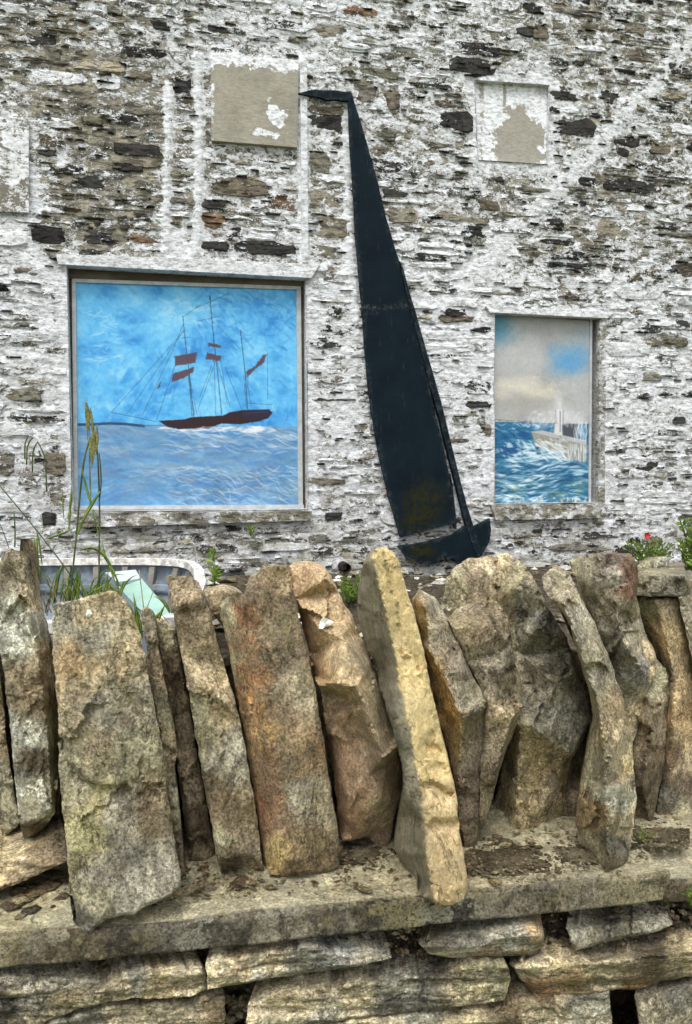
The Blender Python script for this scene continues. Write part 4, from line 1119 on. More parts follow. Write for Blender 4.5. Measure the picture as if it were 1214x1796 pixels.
S2 = rock(CO, [(92, 1062), (100, 1056), (150, 1048), (190, 1036), (203, 1036), (218, 1052), (232, 1072), (246, 1110), (262, 1190), (275, 1260), (288, 1320), (292, 1380), (300, 1440), (308, 1490), (317, 1530), (315, 1555), (303, 1570), (280, 1580), (255, 1590), (230, 1605), (200, 1608), (185, 1612), (165, 1630), (158, 1636), (145, 1634), (131, 1629), (122, 1560), (118, 1500), (110, 1420), (104, 1350), (103, 1260), (95, 1180), (91, 1100)],
     Yat(150, 1628), [(120, 1080, GR), (150, 1070, TN), (200, 1060, TN), (170, 1120, GR), (150, 1200, TN), (220, 1150, TN), (140, 1160, S(172, 142, 96)), (230, 1240, PB), (190, 1230, GR), (150, 1300, TN), (230, 1320, OL), (115, 1330, OL), (140, 1380, OL), (170, 1400, S(170, 158, 104)), (200, 1420, GR), (260, 1430, DB), (280, 1400, BR), (150, 1470, S(168, 160, 104)), (220, 1500, DG), (180, 1530, GR), (290, 1520, GR), (130, 1530, OL), (160, 1580, OL), (230, 1580, GR), (150, 1620, DG)],
     ridges=[[(117, 1530, 0), (127, 1565, 0), (138, 1600, -.002), (150, 1622, .004)], [(200, 1600, .0), (172, 1608, -.004), (160, 1625, .002)]],
     bz=lambda x, y: (.03 if (x < 132 and y > 1540) else 0), rough=.45, facet=.40, wear=(.28, .45, .5),
     steps=[([(96, 1190), (104, 1240), (112, 1290), (122, 1335), (146, 1366), (175, 1376), (205, 1380), (232, 1376)], .022, 34), ([(200, 1190), (212, 1215), (236, 1240)], .005, 24), ([(225, 1362), (260, 1372), (292, 1376)], .010, 40), ([(232, 1392), (260, 1380), (290, 1398)], .010, 50), ([(106, 1215), (112, 1290), (120, 1330)], .006, 10), ([(245, 1150), (256, 1180), (272, 1190)], .006, 14)],
     lean=.03, label='widest upright slab, flat-faced and olive grey', s=4.5, jit=5)
S3 = rock(CO, [(246, 1072), (256, 1063), (270, 1072), (275, 1110), (283, 1160), (296, 1230), (308, 1290), (312, 1318), (306, 1340), (312, 1400), (318, 1450), (325, 1520), (328, 1548), (316, 1540), (306, 1480), (296, 1410), (286, 1340), (275, 1250), (262, 1160), (250, 1100)],
     1.27, [(260, 1090, PB), (275, 1180, BR), (290, 1250, OL), (300, 1320, TN), (305, 1400, OL), (320, 1500, DB)], wear=(.2, .3, .5), steps=[([(311, 1316), (300, 1340), (296, 1360)], .012, 90)])
rock(CO, [(272, 1083), (285, 1088), (306, 1100), (322, 1180), (334, 1250), (346, 1320), (360, 1400), (375, 1480), (383, 1528), (375, 1552), (345, 1552), (334, 1520), (326, 1470), (322, 1430), (312, 1360), (300, 1260), (285, 1160)],
     1.325, [(290, 1110, OL), (300, 1180, DB), (330, 1280, DB), (345, 1360, BR), (350, 1450, DB), (360, 1520, BR)], ridges=[[(310, 1340, 0), (330, 1420, -.01), (345, 1500, -.01)]], bz=lambda x, y: .04 if y < 1300 else .015, wear=(.1, .4, .3), inner=[(308, 1200, .05)])
rock(CO, [(358, 1035), (392, 1033), (418, 1040), (432, 1050), (430, 1100), (400, 1110), (384, 1090), (370, 1070), (362, 1050)], 1.46, [(380, 1045, TN), (400, 1080, BR)], wear=(.2, .3, .3), depth=.15)
rock(CO, [(290, 1012), (300, 1007), (318, 1010), (336, 1011), (348, 1020), (358, 1040), (365, 1065), (380, 1120), (395, 1170), (408, 1215), (420, 1260), (430, 1310), (440, 1370), (452, 1440), (460, 1510), (466, 1535), (463, 1550), (440, 1548), (424, 1524), (395, 1536), (382, 1512), (374, 1470), (372, 1450), (360, 1390), (350, 1330), (340, 1270), (330, 1210), (318, 1150), (305, 1080), (297, 1040)],
     1.245, [(310, 1030, BR), (340, 1050, BR), (330, 1100, BR), (350, 1170, TN), (365, 1200, TN), (400, 1240, TN), (350, 1240, OL), (345, 1290, OL), (400, 1330, GR), (380, 1400, BR), (420, 1450, BR), (400, 1480, OL), (400, 1515, DB), (445, 1520, BR)],
     ridges=[[(336, 1212, -.006), (348, 1206, -.012), (370, 1215, -.012), (395, 1232, -.012), (418, 1262, -.006)], [(380, 1498, -.004), (402, 1506, -.004), (416, 1498, -.004), (442, 1496, -.002)]],
     inner=[(320, 1060, .0), (345, 1228, .004), (400, 1262, .006), (405, 1525, .03), (370, 1120, .0)], bz=lambda x, y: (.025 if y < 1030 else .012 if y < 1180 else .022 if y > 1520 else 0.0),
     steps=[([(345, 1214), (372, 1222), (398, 1240), (414, 1262)], .008, 22)], wear=(.22, .3, .5), facet=.5, rough=.6, rk=1.4, label='brown leaning stone with a pale chipped band across it')
S5 = rock(CO, [(383, 1062), (400, 1046), (415, 1037), (428, 1042), (438, 1012), (450, 1005), (462, 992), (485, 990), (505, 990), (512, 1010), (514, 1040), (530, 1110), (545, 1170), (555, 1220), (568, 1300), (580, 1380), (592, 1450), (598, 1495), (595, 1520), (575, 1532), (545, 1532), (500, 1537), (475, 1535), (465, 1515), (460, 1480), (450, 1420), (440, 1360), (430, 1290), (415, 1220), (403, 1150), (392, 1100)],
     Yat(530, 1540), [(400, 1080, OL), (410, 1160, OL), (400, 1120, BR), (425, 1080, S(120, 84, 56)), (430, 1130, RU), (436, 1180, RU), (445, 1240, S(144, 108, 66)), (452, 1290, S(146, 114, 70)), (460, 1350, S(134, 100, 68)), (470, 1400, S(130, 92, 62)), (480, 1450, S(126, 96, 70)), (490, 1020, BR), (470, 1060, S(110, 94, 74)), (500, 1080, S(120, 104, 84), (.5, .2, 1.4)), (460, 1120, S(126, 108, 86), (.5, .2, 1.4)), (500, 1150, S(120, 104, 84), (.5, .3, 1.4)), (490, 1230, S(126, 106, 84), (.4, .3, 1.2)), (530, 1200, PB, (.3, .3, 1.2)), (510, 1300, S(134, 112, 86)), (540, 1320, S(138, 112, 82)), (520, 1400, GR), (560, 1420, PB), (540, 1470, BR), (480, 1490, S(170, 146, 96)), (520, 1520, DB, (.3, .9, .3)), (570, 1510, DB, (.3, .9, .3))],
     ridges=[[(424, 1046, .004), (430, 1090, -.004), (438, 1140, -.006), (450, 1200, -.006), (462, 1270, -.006), (474, 1340, -.006), (482, 1400, -.006), (490, 1480, -.004)]],
     bz=lambda x, y: (.045 if x < 462-(1540-y)*.14+10 and y > 1045 and x < 470 else (.02 if y < 1015 else 0)), wear=(.3, .35, 1.0), facet=.35, rough=.5, sat=.84,
     steps=[([(437, 1045), (446, 1100), (440, 1150), (470, 1200), (500, 1210)], -.004, 40)], label='thick reddish brown stone with a rust orange stripe', s=4.5)
S6 = rock(CO, [(508, 995), (520, 986), (535, 982), (550, 985), (568, 992), (580, 1010), (592, 1035), (605, 1060), (618, 1080), (628, 1110), (650, 1145), (662, 1180), (680, 1240), (695, 1285), (704, 1310), (707, 1350), (705, 1400), (692, 1430), (688, 1455), (683, 1480), (678, 1492), (662, 1484), (646, 1468), (620, 1472), (602, 1475), (596, 1450), (590, 1400), (580, 1330), (570, 1260), (562, 1210), (550, 1185), (543, 1150), (532, 1100), (518, 1050)],
     1.235, [(530, 1010, S(186, 152, 108)), (560, 1050, S(194, 162, 114)), (545, 1100, S(180, 146, 98)), (580, 1120, S(190, 160, 112)), (560, 1180, S(178, 144, 92)), (610, 1190, S(196, 166, 118)), (640, 1160, TN), (650, 1230, TN), (680, 1290, TN), (570, 1240, OL), (600, 1260, S(150, 118, 84)), (600, 1330, S(150, 116, 82)), (630, 1380, S(146, 116, 88)), (660, 1340, S(140, 122, 96)), (690, 1370, BR), (610, 1440, S(172, 132, 88)), (670, 1430, OL), (670, 1470, BR)],
     ridges=[[(552, 1202, -.020), (590, 1199, -.034), (626, 1204, -.040), (640, 1238, -.042), (652, 1272, -.044), (674, 1326, -.046), (702, 1306, -.030)],
             [(574, 1215, .020), (578, 1260, .012), (590, 1330, .010)], [(640, 1240, -.040), (640, 1300, -.006), (646, 1360, -.008), (648, 1430, .0)]],
     inner=[(572, 1014, .01), (560, 1100, .000), (600, 1120, -.010), (640, 1180, -.020), (605, 1225, .008), (620, 1300, .004), (676, 1345, -.010), (690, 1330, -.006), (610, 1400, .004), (668, 1400, -.012)],
     bz=lambda x, y: (.055 if y < 1000 else .045 if (y < 1195 and x < 560) else .03 if (y < 1120) else .012 if y < 1300 else .035 if x < 600 else .03 if y > 1440 else .018),
     rough=.6, facet=.8, rk=1.8, contrast=.65, wear=(.06, .12, .3), zones=[([(545, 1203), (590, 1200), (625, 1205), (640, 1240), (652, 1274), (674, 1328), (704, 1308), (720, 1500), (560, 1500), (540, 1300)], S(142, 112, 82), .6)], label='tan stone with a bright slanting upper face over a shadowed lower face', s=4.5)  # darker zone colour paints in shade on the down-facing lower face
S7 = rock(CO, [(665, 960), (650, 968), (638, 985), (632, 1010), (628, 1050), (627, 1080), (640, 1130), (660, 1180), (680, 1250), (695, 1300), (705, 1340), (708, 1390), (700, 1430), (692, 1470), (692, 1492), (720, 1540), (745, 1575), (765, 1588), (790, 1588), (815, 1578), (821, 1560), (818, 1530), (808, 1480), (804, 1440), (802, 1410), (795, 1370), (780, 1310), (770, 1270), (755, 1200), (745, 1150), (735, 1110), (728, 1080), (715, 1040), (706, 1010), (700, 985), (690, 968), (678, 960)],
     Yat(780, 1588)+.005, [(645, 1020, S(150, 138, 100)), (640, 1080, OL), (670, 1140, DG), (680, 1220, DG), (700, 1300, DG), (706, 1380, GR), (710, 1450, S(156, 146, 118)), (725, 1520, S(160, 148, 118)), (675, 985, YL), (690, 1050, YL), (705, 1120, YL), (720, 1180, S(204, 176, 116)), (735, 1260, YL), (750, 1330, S(208, 182, 124)), (765, 1380, S(196, 168, 116)), (775, 1420, S(204, 176, 122)), (780, 1480, S(190, 164, 122)), (785, 1540, S(186, 158, 120)), (800, 1575, S(186, 158, 118))],
     ridges=[[(657, 980, -.002), (660, 1010, -.004), (676, 1070, -.006), (686, 1120, -.006), (697, 1160, -.008), (700, 1200, -.008), (712, 1250, -.008), (725, 1310, -.008), (735, 1370, -.008), (745, 1440, -.008), (748, 1500, -.008), (756, 1556, -.004), (766, 1582, 0)]],
     bz=lambda x, y: (.11 if x < 640+(y-980)*.17-6 and x < 724 and y < 1560 else .05 if x < 660 and y < 990 else .01),
     steps=[([(726, 1310), (745, 1300), (772, 1312), (786, 1300)], .010, 26), ([(736, 1354), (760, 1340), (792, 1350)], .006, 30), ([(736, 1378), (760, 1370), (780, 1382), (798, 1388)], .024, 14), ([(744, 1452), (762, 1436), (785, 1438), (808, 1434)], .026, 30), ([(700, 1140), (715, 1155), (740, 1150)], .004, 20), ([(795, 1572), (810, 1560), (820, 1556)], .008, 20)],
     rough=.35, facet=.5, wear=(.04, .05, .10), round_=.005, lean=.02, contrast=.40, cap=.92, sat=.82,
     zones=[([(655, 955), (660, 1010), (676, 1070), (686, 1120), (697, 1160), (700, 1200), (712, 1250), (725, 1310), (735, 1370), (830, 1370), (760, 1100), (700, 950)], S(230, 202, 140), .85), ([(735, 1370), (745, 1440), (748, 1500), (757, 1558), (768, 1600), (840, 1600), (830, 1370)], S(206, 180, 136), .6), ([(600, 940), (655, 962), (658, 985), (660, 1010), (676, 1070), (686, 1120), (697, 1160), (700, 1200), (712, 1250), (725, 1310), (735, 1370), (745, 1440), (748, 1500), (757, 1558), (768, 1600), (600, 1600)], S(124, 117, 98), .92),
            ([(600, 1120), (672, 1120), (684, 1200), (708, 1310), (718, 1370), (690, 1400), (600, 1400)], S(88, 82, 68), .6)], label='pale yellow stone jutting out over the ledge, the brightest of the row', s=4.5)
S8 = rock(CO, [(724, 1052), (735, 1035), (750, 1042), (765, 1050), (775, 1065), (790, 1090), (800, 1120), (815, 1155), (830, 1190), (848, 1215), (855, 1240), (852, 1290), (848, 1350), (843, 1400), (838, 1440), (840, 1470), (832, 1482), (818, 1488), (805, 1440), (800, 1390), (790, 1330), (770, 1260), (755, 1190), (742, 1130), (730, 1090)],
     1.255, [(735, 1070, TN), (750, 1060, GR), (765, 1110, PB), (800, 1170, S(140, 126, 112)), (820, 1220, GR), (845, 1230, GR), (760, 1170, S(178, 146, 92)), (785, 1240, S(184, 148, 84)), (800, 1300, S(160, 138, 92)), (830, 1280, DB), (835, 1340, S(112, 94, 78)), (825, 1420, DB), (835, 1470, BR)],
     ridges=[[(750, 1135, -.004), (785, 1198, -.014), (804, 1248, -.024), (812, 1258, -.028), (850, 1240, -.016)], [(812, 1258, -.028), (808, 1300, -.008), (802, 1370, -.002)], [(745, 1060, 0), (750, 1100, 0), (752, 1130, 0)]],
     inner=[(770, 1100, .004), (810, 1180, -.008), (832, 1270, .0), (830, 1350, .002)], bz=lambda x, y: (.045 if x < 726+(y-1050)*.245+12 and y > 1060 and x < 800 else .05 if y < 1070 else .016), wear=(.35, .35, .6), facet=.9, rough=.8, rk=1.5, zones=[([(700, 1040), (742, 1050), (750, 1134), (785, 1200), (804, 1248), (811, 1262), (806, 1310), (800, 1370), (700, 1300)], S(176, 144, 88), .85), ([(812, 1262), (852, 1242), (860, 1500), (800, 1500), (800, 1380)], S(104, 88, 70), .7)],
     steps=[([(748, 1060), (751, 1100), (753, 1136)], .010, 40)])
S9 = rock(CO, [(785, 1085), (800, 1068), (830, 1055), (860, 1048), (880, 1062), (895, 1090), (897, 1130), (905, 1165), (915, 1195), (918, 1235), (908, 1265), (895, 1300), (880, 1340), (868, 1380), (858, 1420), (846, 1455), (838, 1440), (842, 1380), (846, 1300), (850, 1240), (840, 1200), (820, 1165), (803, 1125), (792, 1100)],
     1.268, [(800, 1080, TN), (840, 1080, BR), (870, 1090, BR), (850, 1150, GR), (830, 1130, BR), (870, 1190, DG), (895, 1220, GR), (870, 1270, TN), (860, 1340, BR), (855, 1400, DB), (905, 1250, TN)],
     ridges=[[(916, 1240, -.008), (896, 1262, -.016), (880, 1320, -.004), (866, 1370, .0)]], inner=[(850, 1100, -.004), (880, 1180, -.014), (860, 1240, -.012), (902, 1290, .03)], bz=lambda x, y: (.05 if y < 1075 else .035 if (y > 1250 and x > 860) else .012), wear=(.5, .6, 1.0), facet=.8, rough=.7, rk=1.2, zones=[([(780, 1040), (900, 1060), (930, 1240), (860, 1470), (830, 1470), (840, 1200)], S(140, 124, 98), .5)])
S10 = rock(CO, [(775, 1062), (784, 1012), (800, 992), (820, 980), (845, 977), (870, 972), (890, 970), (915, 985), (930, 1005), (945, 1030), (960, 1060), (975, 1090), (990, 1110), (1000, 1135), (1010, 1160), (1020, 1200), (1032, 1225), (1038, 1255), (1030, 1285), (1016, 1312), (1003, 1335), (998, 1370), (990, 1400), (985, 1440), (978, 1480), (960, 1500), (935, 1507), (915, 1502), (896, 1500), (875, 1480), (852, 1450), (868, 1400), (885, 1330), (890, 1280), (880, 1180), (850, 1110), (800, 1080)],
     1.345, [(800, 1030, OL), (840, 1020, BR), (870, 990, TN), (910, 1010, OL), (860, 1060, BR), (930, 1050, DG, (.5, 1.1, .6)), (950, 1090, DG, (.5, 1.1, .6)), (920, 1120, OL, (.4, 1.0, .6)), (980, 1150, DG, (.5, 1.2, .6)), (930, 1180, TN, (.6, .6, .6)), (980, 1210, GR, (.4, .9, .6)), (940, 1240, GR, (.4, .5, .5)), (1010, 1240, S(120, 116, 110)), (960, 1275, GR), (1000, 1310, GR), (900, 1340, OL), (940, 1340, S(146, 126, 86)), (970, 1380, BR), (940, 1430, S(146, 126, 86)), (940, 1480, TN), (975, 1440, BR), (880, 1440, DB), (870, 1460, DB)],
     ridges=[[(898, 1262, -.020), (930, 1274, -.034), (960, 1294, -.038), (985, 1312, -.038), (1003, 1326, -.034), (1034, 1262, -.02)], [(912, 1276, -.02), (908, 1330, -.01), (906, 1400, -.008), (908, 1460, -.008), (918, 1500, -.004)], [(800, 1070, .02), (850, 1020, .01), (868, 1000, .02), (870, 1050, .005)]],
     inner=[(900, 1030, .0), (940, 1100, -.010), (980, 1200, -.026), (1005, 1180, -.01), (930, 1300, -.014), (960, 1330, -.010), (950, 1420, -.014), (985, 1350, -.004), (904, 1100, .030), (912, 1150, .032), (924, 1200, .030)],
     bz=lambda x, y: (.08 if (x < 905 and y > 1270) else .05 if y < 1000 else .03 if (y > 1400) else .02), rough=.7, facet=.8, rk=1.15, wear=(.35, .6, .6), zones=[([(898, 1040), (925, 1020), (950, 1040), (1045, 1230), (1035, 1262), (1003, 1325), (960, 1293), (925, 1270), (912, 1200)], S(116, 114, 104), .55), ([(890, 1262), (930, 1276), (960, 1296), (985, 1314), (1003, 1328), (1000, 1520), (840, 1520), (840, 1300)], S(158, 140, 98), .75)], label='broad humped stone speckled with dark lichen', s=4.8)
rock(CO, [(1000, 1318), (1034, 1285), (1040, 1330), (1034, 1400), (1024, 1450), (1010, 1492), (972, 1502), (980, 1440)], 1.37, [(1010, 1350, DB), (1000, 1450, DB), (1020, 1400, BR)], bed=.002, wear=(.1, .4, .3))
S11 = rock(CO, [(950, 1012), (965, 998), (980, 995), (998, 1003), (1010, 1030), (1025, 1060), (1042, 1090), (1055, 1120), (1068, 1150), (1080, 1190), (1090, 1215), (1100, 1250), (1108, 1290), (1112, 1350), (1116, 1400), (1112, 1450), (1105, 1490), (1098, 1520), (1075, 1530), (1050, 1528), (1030, 1510), (1015, 1480), (1010, 1440), (1018, 1380), (1030, 1320), (1040, 1260), (1035, 1220), (1022, 1180), (1012, 1140), (1000, 1100), (985, 1070), (965, 1050), (953, 1030)],
     Yat(1075, 1534), [(975, 1015, PB), (1000, 1050, PB), (1000, 1080, GR), (1030, 1110, PB), (1040, 1160, OL), (1060, 1180, GR), (1030, 1230, OL), (1070, 1240, BR), (1080, 1290, TN, (.9, .3, .8)), (1100, 1340, YL, (1.0, .3, .8)), (1070, 1350, BR), (1040, 1350, OL), (1040, 1430, S(140, 112, 70)), (1080, 1400, LC, (.9, .4, .8)), (1100, 1440, TN, (.9, .4, .8)), (1080, 1480, DG), (1035, 1490, OL), (1085, 1515, DB)],
     ridges=[[(985, 1060, -.002), (1008, 1118, -.008), (1028, 1180, -.010), (1046, 1228, -.014), (1056, 1290, -.016), (1060, 1380, -.016), (1064, 1450, -.016), (1068, 1524, -.006)], [(1000, 1066, 0), (1022, 1130, -.006), (1044, 1190, -.006)]],
     inner=[(1090, 1380, -.008), (1080, 1300, -.012)], bz=lambda x, y: (.055 if (x < 1044 and y > 1100) else .045 if y < 1020 else .02), wear=(.45, .4, .7), facet=.9, rough=.8, rk=1.3, steps=[([(1030, 1190), (1050, 1230), (1048, 1280), (1056, 1330)], .008, 20), ([(1052, 1300), (1057, 1400), (1060, 1480)], .006, 12)], label='narrow leaning stone with yellowish lichen down its right side')
S12 = rock(CO, [(998, 985), (1010, 976), (1040, 970), (1080, 968), (1108, 972), (1119, 990), (1119, 1020), (1115, 1040), (1125, 1080), (1135, 1120), (1143, 1160), (1145, 1200), (1132, 1230), (1122, 1262), (1112, 1300), (1095, 1290), (1080, 1210), (1060, 1140), (1042, 1090), (1025, 1056), (1012, 1020)],
     1.315, [(1020, 1000, OL), (1040, 1050, S(150, 140, 108)), (1050, 990, PB), (1075, 985, S(110, 94, 84)), (1105, 1000, S(112, 76, 56)), (1100, 1030, S(124, 88, 66)), (1070, 1020, GR), (1090, 1070, PB), (1110, 1110, PB), (1075, 1120, GR), (1100, 1160, DG, (.3, .8, .5)), (1125, 1180, S(120, 116, 112)), (1100, 1220, GR), (1120, 1240, TN)],
     ridges=[[(1050, 976, -.002), (1052, 1010, .004), (1058, 1050, .012), (1066, 1086, .016), (1090, 1060, -.01), (1112, 1042, .0)]], inner=[(1090, 1010, -.01), (1080, 1080, -.006), (1100, 1140, -.018), (1130, 1180, -.01)],
     bz=lambda x, y: (.05 if (x < 1040 and y < 1100) else .03), wear=(.35, .5, .6), facet=1.0, rough=.8, rk=1.4)
rock(CO, [(1118, 1120), (1134, 1122), (1150, 1150), (1152, 1180), (1140, 1200), (1128, 1180)], 1.355, [(1140, 1150, TN), (1130, 1130, TN)], depth=.1)
rock(CO, [(1125, 1190), (1146, 1150), (1168, 1172), (1176, 1220), (1175, 1260), (1168, 1320), (1156, 1390), (1142, 1450), (1128, 1482), (1104, 1478), (1100, 1380), (1108, 1300), (1118, 1240)], 1.375, [(1150, 1200, OL), (1140, 1280, BR), (1130, 1360, DB), (1130, 1450, DB), (1165, 1250, BR)], bed=.001, wear=(.15, .4, .4), ridges=[[(1140, 1250, -.01), (1128, 1380, -.01)]], bz=lambda x, y: .03)
S14 = rock(CO, [(1108, 1043), (1150, 1043), (1192, 1046), (1204, 1100), (1216, 1170), (1225, 1230), (1250, 1300), (1262, 1400), (1262, 1560), (1228, 1530), (1190, 1502), (1160, 1470), (1150, 1440), (1160, 1370), (1170, 1290), (1172, 1230), (1160, 1180), (1145, 1130), (1120, 1090)],
     1.40, [(1130, 1060, OL), (1150, 1100, S(134, 112, 72)), (1160, 1060, BR), (1180, 1070, TN), (1185, 1120, S(196, 166, 112)), (1195, 1180, S(196, 166, 116)), (1190, 1260, S(184, 152, 104)), (1165, 1180, BR), (1200, 1300, S(180, 150, 104)), (1185, 1330, S(110, 88, 66)), (1200, 1370, S(104, 86, 68)), (1175, 1300, BR), (1212, 1340, TN), (1190, 1430, S(164, 156, 124)), (1170, 1400, DG), (1200, 1480, S(164, 158, 120)), (1175, 1470, OL)],
     ridges=[[(1150, 1050, -.004), (1168, 1120, -.012), (1184, 1200, -.014), (1180, 1290, -.012), (1176, 1380, -.01)]], bz=lambda x, y: (.06 if x < 1165 and y < 1300 else .01), facet=.7, rough=.7, wear=(.1, .25, .3), label='tan stone with a dark patch at the right end of the row')
rock(CO, [(1190, 1048), (1212, 1040), (1275, 1050), (1275, 1290), (1240, 1270), (1222, 1200), (1204, 1110)], 1.36, [(1205, 1100, PB), (1212, 1160, S(126, 104, 90)), (1214, 1060, GR)], wear=(.3, .4, .4))
rock('cap_slab', [(1116, 999), (1150, 997), (1200, 997), (1206, 1014), (1225, 1020), (1275, 1026), (1275, 1052), (1200, 1046), (1150, 1046), (1114, 1044)], 1.37, [(1150, 1005, OL), (1150, 1030, GR, (.5, 1., .6)), (1190, 1030, DG, (.5, 1., .6)), (1215, 1040, GR)], ridges=[[(1114, 1011, -.01), (1160, 1010, -.012), (1200, 1010, -.012), (1208, 1018, -.01)]], bz=lambda x, y: .07 if y < 1010 else .0, wear=(.5, .7, .5), round_=.004, depth=.2)
rock('cap_slab', [(1118, 992), (1134, 984), (1150, 982), (1172, 981), (1177, 998), (1150, 999), (1120, 1001)], 1.50, [(1140, 990, OL), (1160, 990, GR)], wear=(.5, .6, .5), depth=.1, jit=2)

# the row goes on past both sides of the photograph
rb = random.Random(77)
for xa, xe, Ya in ((-430, -75, 1.33), (1268, 1760, 1.40)):
    x_ = xa
    while x_ < xe-30:
        w_ = min(rb.uniform(60, 125), xe-x_); lean_ = rb.uniform(10, 60); t_ = rb.uniform(990, 1060)
        rock(CO, [(x_-lean_, t_+30), (x_-lean_+w_*.3, t_), (x_-lean_+w_*.75, t_+rb.uniform(5, 30)), (x_+w_-lean_*.5, 1180), (x_+w_-2, 1330), (x_+w_, 1470), (x_+w_*.6, 1500), (x_+4, 1488), (x_, 1330), (x_-lean_*.6, 1160)],
             Ya+rb.uniform(-.03, .03), [(x_, 1100, rb.choice([TN, BR, GR, OL])), (x_+w_*.7, 1250, rb.choice([TN, BR, GR])), (x_+w_*.5, 1440, rb.choice([BR, DB, OL]))], s=8, facet=.9)
        x_ += w_-4
# rear coping stones added as dark filler, closing the gaps in the row
xb = -110; rb = random.Random(31)
while xb < 1270:
    wb = rb.uniform(70, 130); tb = 1135+rb.uniform(-8, 20)
    rock(CO, [(xb, tb+20), (xb+wb*.3, tb), (xb+wb*.7, tb+4), (xb+wb, tb+16), (xb+wb+6, 1300), (xb+wb, 1475), (xb+wb*.5, 1482), (xb, 1472), (xb-4, 1300)], 1.60, [(xb, 1200, DB), (xb+wb, 1400, BR)], s=14, depth=.12)
    xb += wb-3

# flakes of white paint fallen on two stones
def front_y(stone, px, py):
    vs = np.array([tuple(v_.co) for v_ in stone.data.vertices])+np.array(stone.location)+np.array(dry.location)
    pp = toPX(vs); d = ((pp-np.array([px, py]))**2).sum(1); k = np.argsort(d)[:6]
    return vs[k, 1].min()
def flake(poly, stone, lab):
    Yc = np.array([front_y(stone, *p) for p in poly]); Yc = Yc*.5+Yc.mean()*.5-.006
    P_ = onY(poly, Yc); n = len(P_)
    b = P_+np.array([0, .004, 0])
    c = P_.mean(0)+np.array([0, -.003, .001])
    V = np.vstack([P_, b, c[None]])
    F = [(i, (i+1) % n, 2*n) for i in range(n)]+[(i, (i+1) % n, n+(i+1) % n, n+i) for i in range(n)]
    o = link_mesh('paint_flake', V, F, WHITEF, smooth=False); tag(o, lab, 'flake')
flake([(559, 1102), (562, 1090), (568, 1083), (577, 1087), (586, 1091), (580, 1097), (572, 1099), (566, 1103)], S6, 'white paint flake on the bright upper face of the tan stone')
flake([(151, 1078), (154, 1070), (158, 1070), (162, 1077), (158, 1082), (151, 1081)], S2, 'small white flake near the top of the widest slab')

# ledge slabs
def ledge(name, tf, bf, Yf, back, cpt, label, endround=True, wear=(.4, .5, .5)):
    """tf/bf: pixel polylines of the top and bottom front edges"""
    n = 260
    def sample(pl):
        P_ = np.array(pl, float); L = np.concatenate([[0], np.cumsum(np.hypot(*np.diff(P_, axis=0).T))])
        t = np.linspace(0, L[-1], n); return np.stack([np.interp(t, L, P_[:, 0]), np.interp(t, L, P_[:, 1])], 1)
    T, Bm = sample(tf), sample(bf)
    A = onY(T, Yf); Bv = onY(Bm, Yf)
    rows = []
    px_rows = []
    m1 = 12
    for k in range(m1+1):
        f = k/m1
        P_ = Bv*(1-f)+A*f
        nz = fbm(P3(P_[:, 0]*14, P_[:, 2]*30, 5), 4, .6)*.006+fbm(P3(P_[:, 0]*60, P_[:, 2]*60, 8), 2)*.0015
        nz = nz+.006*(f > .97)+.010*(f < .02)
        P_ = P_.copy(); P_[:, 1] += nz; rows.append(P_)
    m2 = 34
    for k in range(1, m2+1):
        f = k/m2; P_ = A.copy(); P_[:, 1] = Yf+.006+back*f
        P_[:, 2] += fbm(P3(P_[:, 0]*9, P_[:, 1]*12, 2), 4, .6)*.006 - .001 + .001*0
        # scaling sheets of the bedded top
        q = fbm(P3(P_[:, 0]*5, P_[:, 1]*9, 14), 4, .55)*5
        P_[:, 2] += .0035*(np.floor(q)+sstep(.8, 1, q-np.floor(q)))*min(1, f*4)
        rows.append(P_)
    V = np.vstack(rows); R = len(rows)
    i = np.arange(R*n).reshape(R, n)
    F = np.stack([i[:-1, :-1], i[:-1, 1:], i[1:, 1:], i[1:, :-1]], -1).reshape(-1, 4)
    # underside, back and ends
    bb = rows[0].copy(); bb[:, 1] = Yf+back; N = len(V)
    V = np.vstack([V, bb]); j = np.arange(n)
    F = np.vstack([F, np.stack([N+j[:-1], N+j[1:], i[0, 1:], i[0, :-1]], 1), np.stack([i[-1, :-1], i[-1, 1:], N+j[1:], N+j[:-1]], 1)])
    Fl = [tuple(int(x) for x in f) for f in F]
    for e, rv in ((0, False), (n-1, True)):
        ring = [int(i[k, e]) for k in range(R)]+[N+e]
        Fl.append(tuple(ring if rv else ring[::-1]))
    pp = toPX(V)
    top = V[:, 1] > Yf+.012
    tint = idw(pp, [c[:2] for c in cpt], [c[2] for c in cpt]); wr = idw(pp, [c[:2] for c in cpt], [c[3] if len(c) > 3 else wear for c in cpt])
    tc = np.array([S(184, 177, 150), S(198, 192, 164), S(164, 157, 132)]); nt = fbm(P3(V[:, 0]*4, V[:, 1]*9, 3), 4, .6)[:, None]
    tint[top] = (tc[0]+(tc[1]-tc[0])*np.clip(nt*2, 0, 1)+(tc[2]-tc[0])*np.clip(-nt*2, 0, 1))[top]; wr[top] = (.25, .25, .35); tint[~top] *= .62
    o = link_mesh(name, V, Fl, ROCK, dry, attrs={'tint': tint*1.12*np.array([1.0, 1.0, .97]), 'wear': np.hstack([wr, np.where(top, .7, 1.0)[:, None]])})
    o['label'] = label
    return o
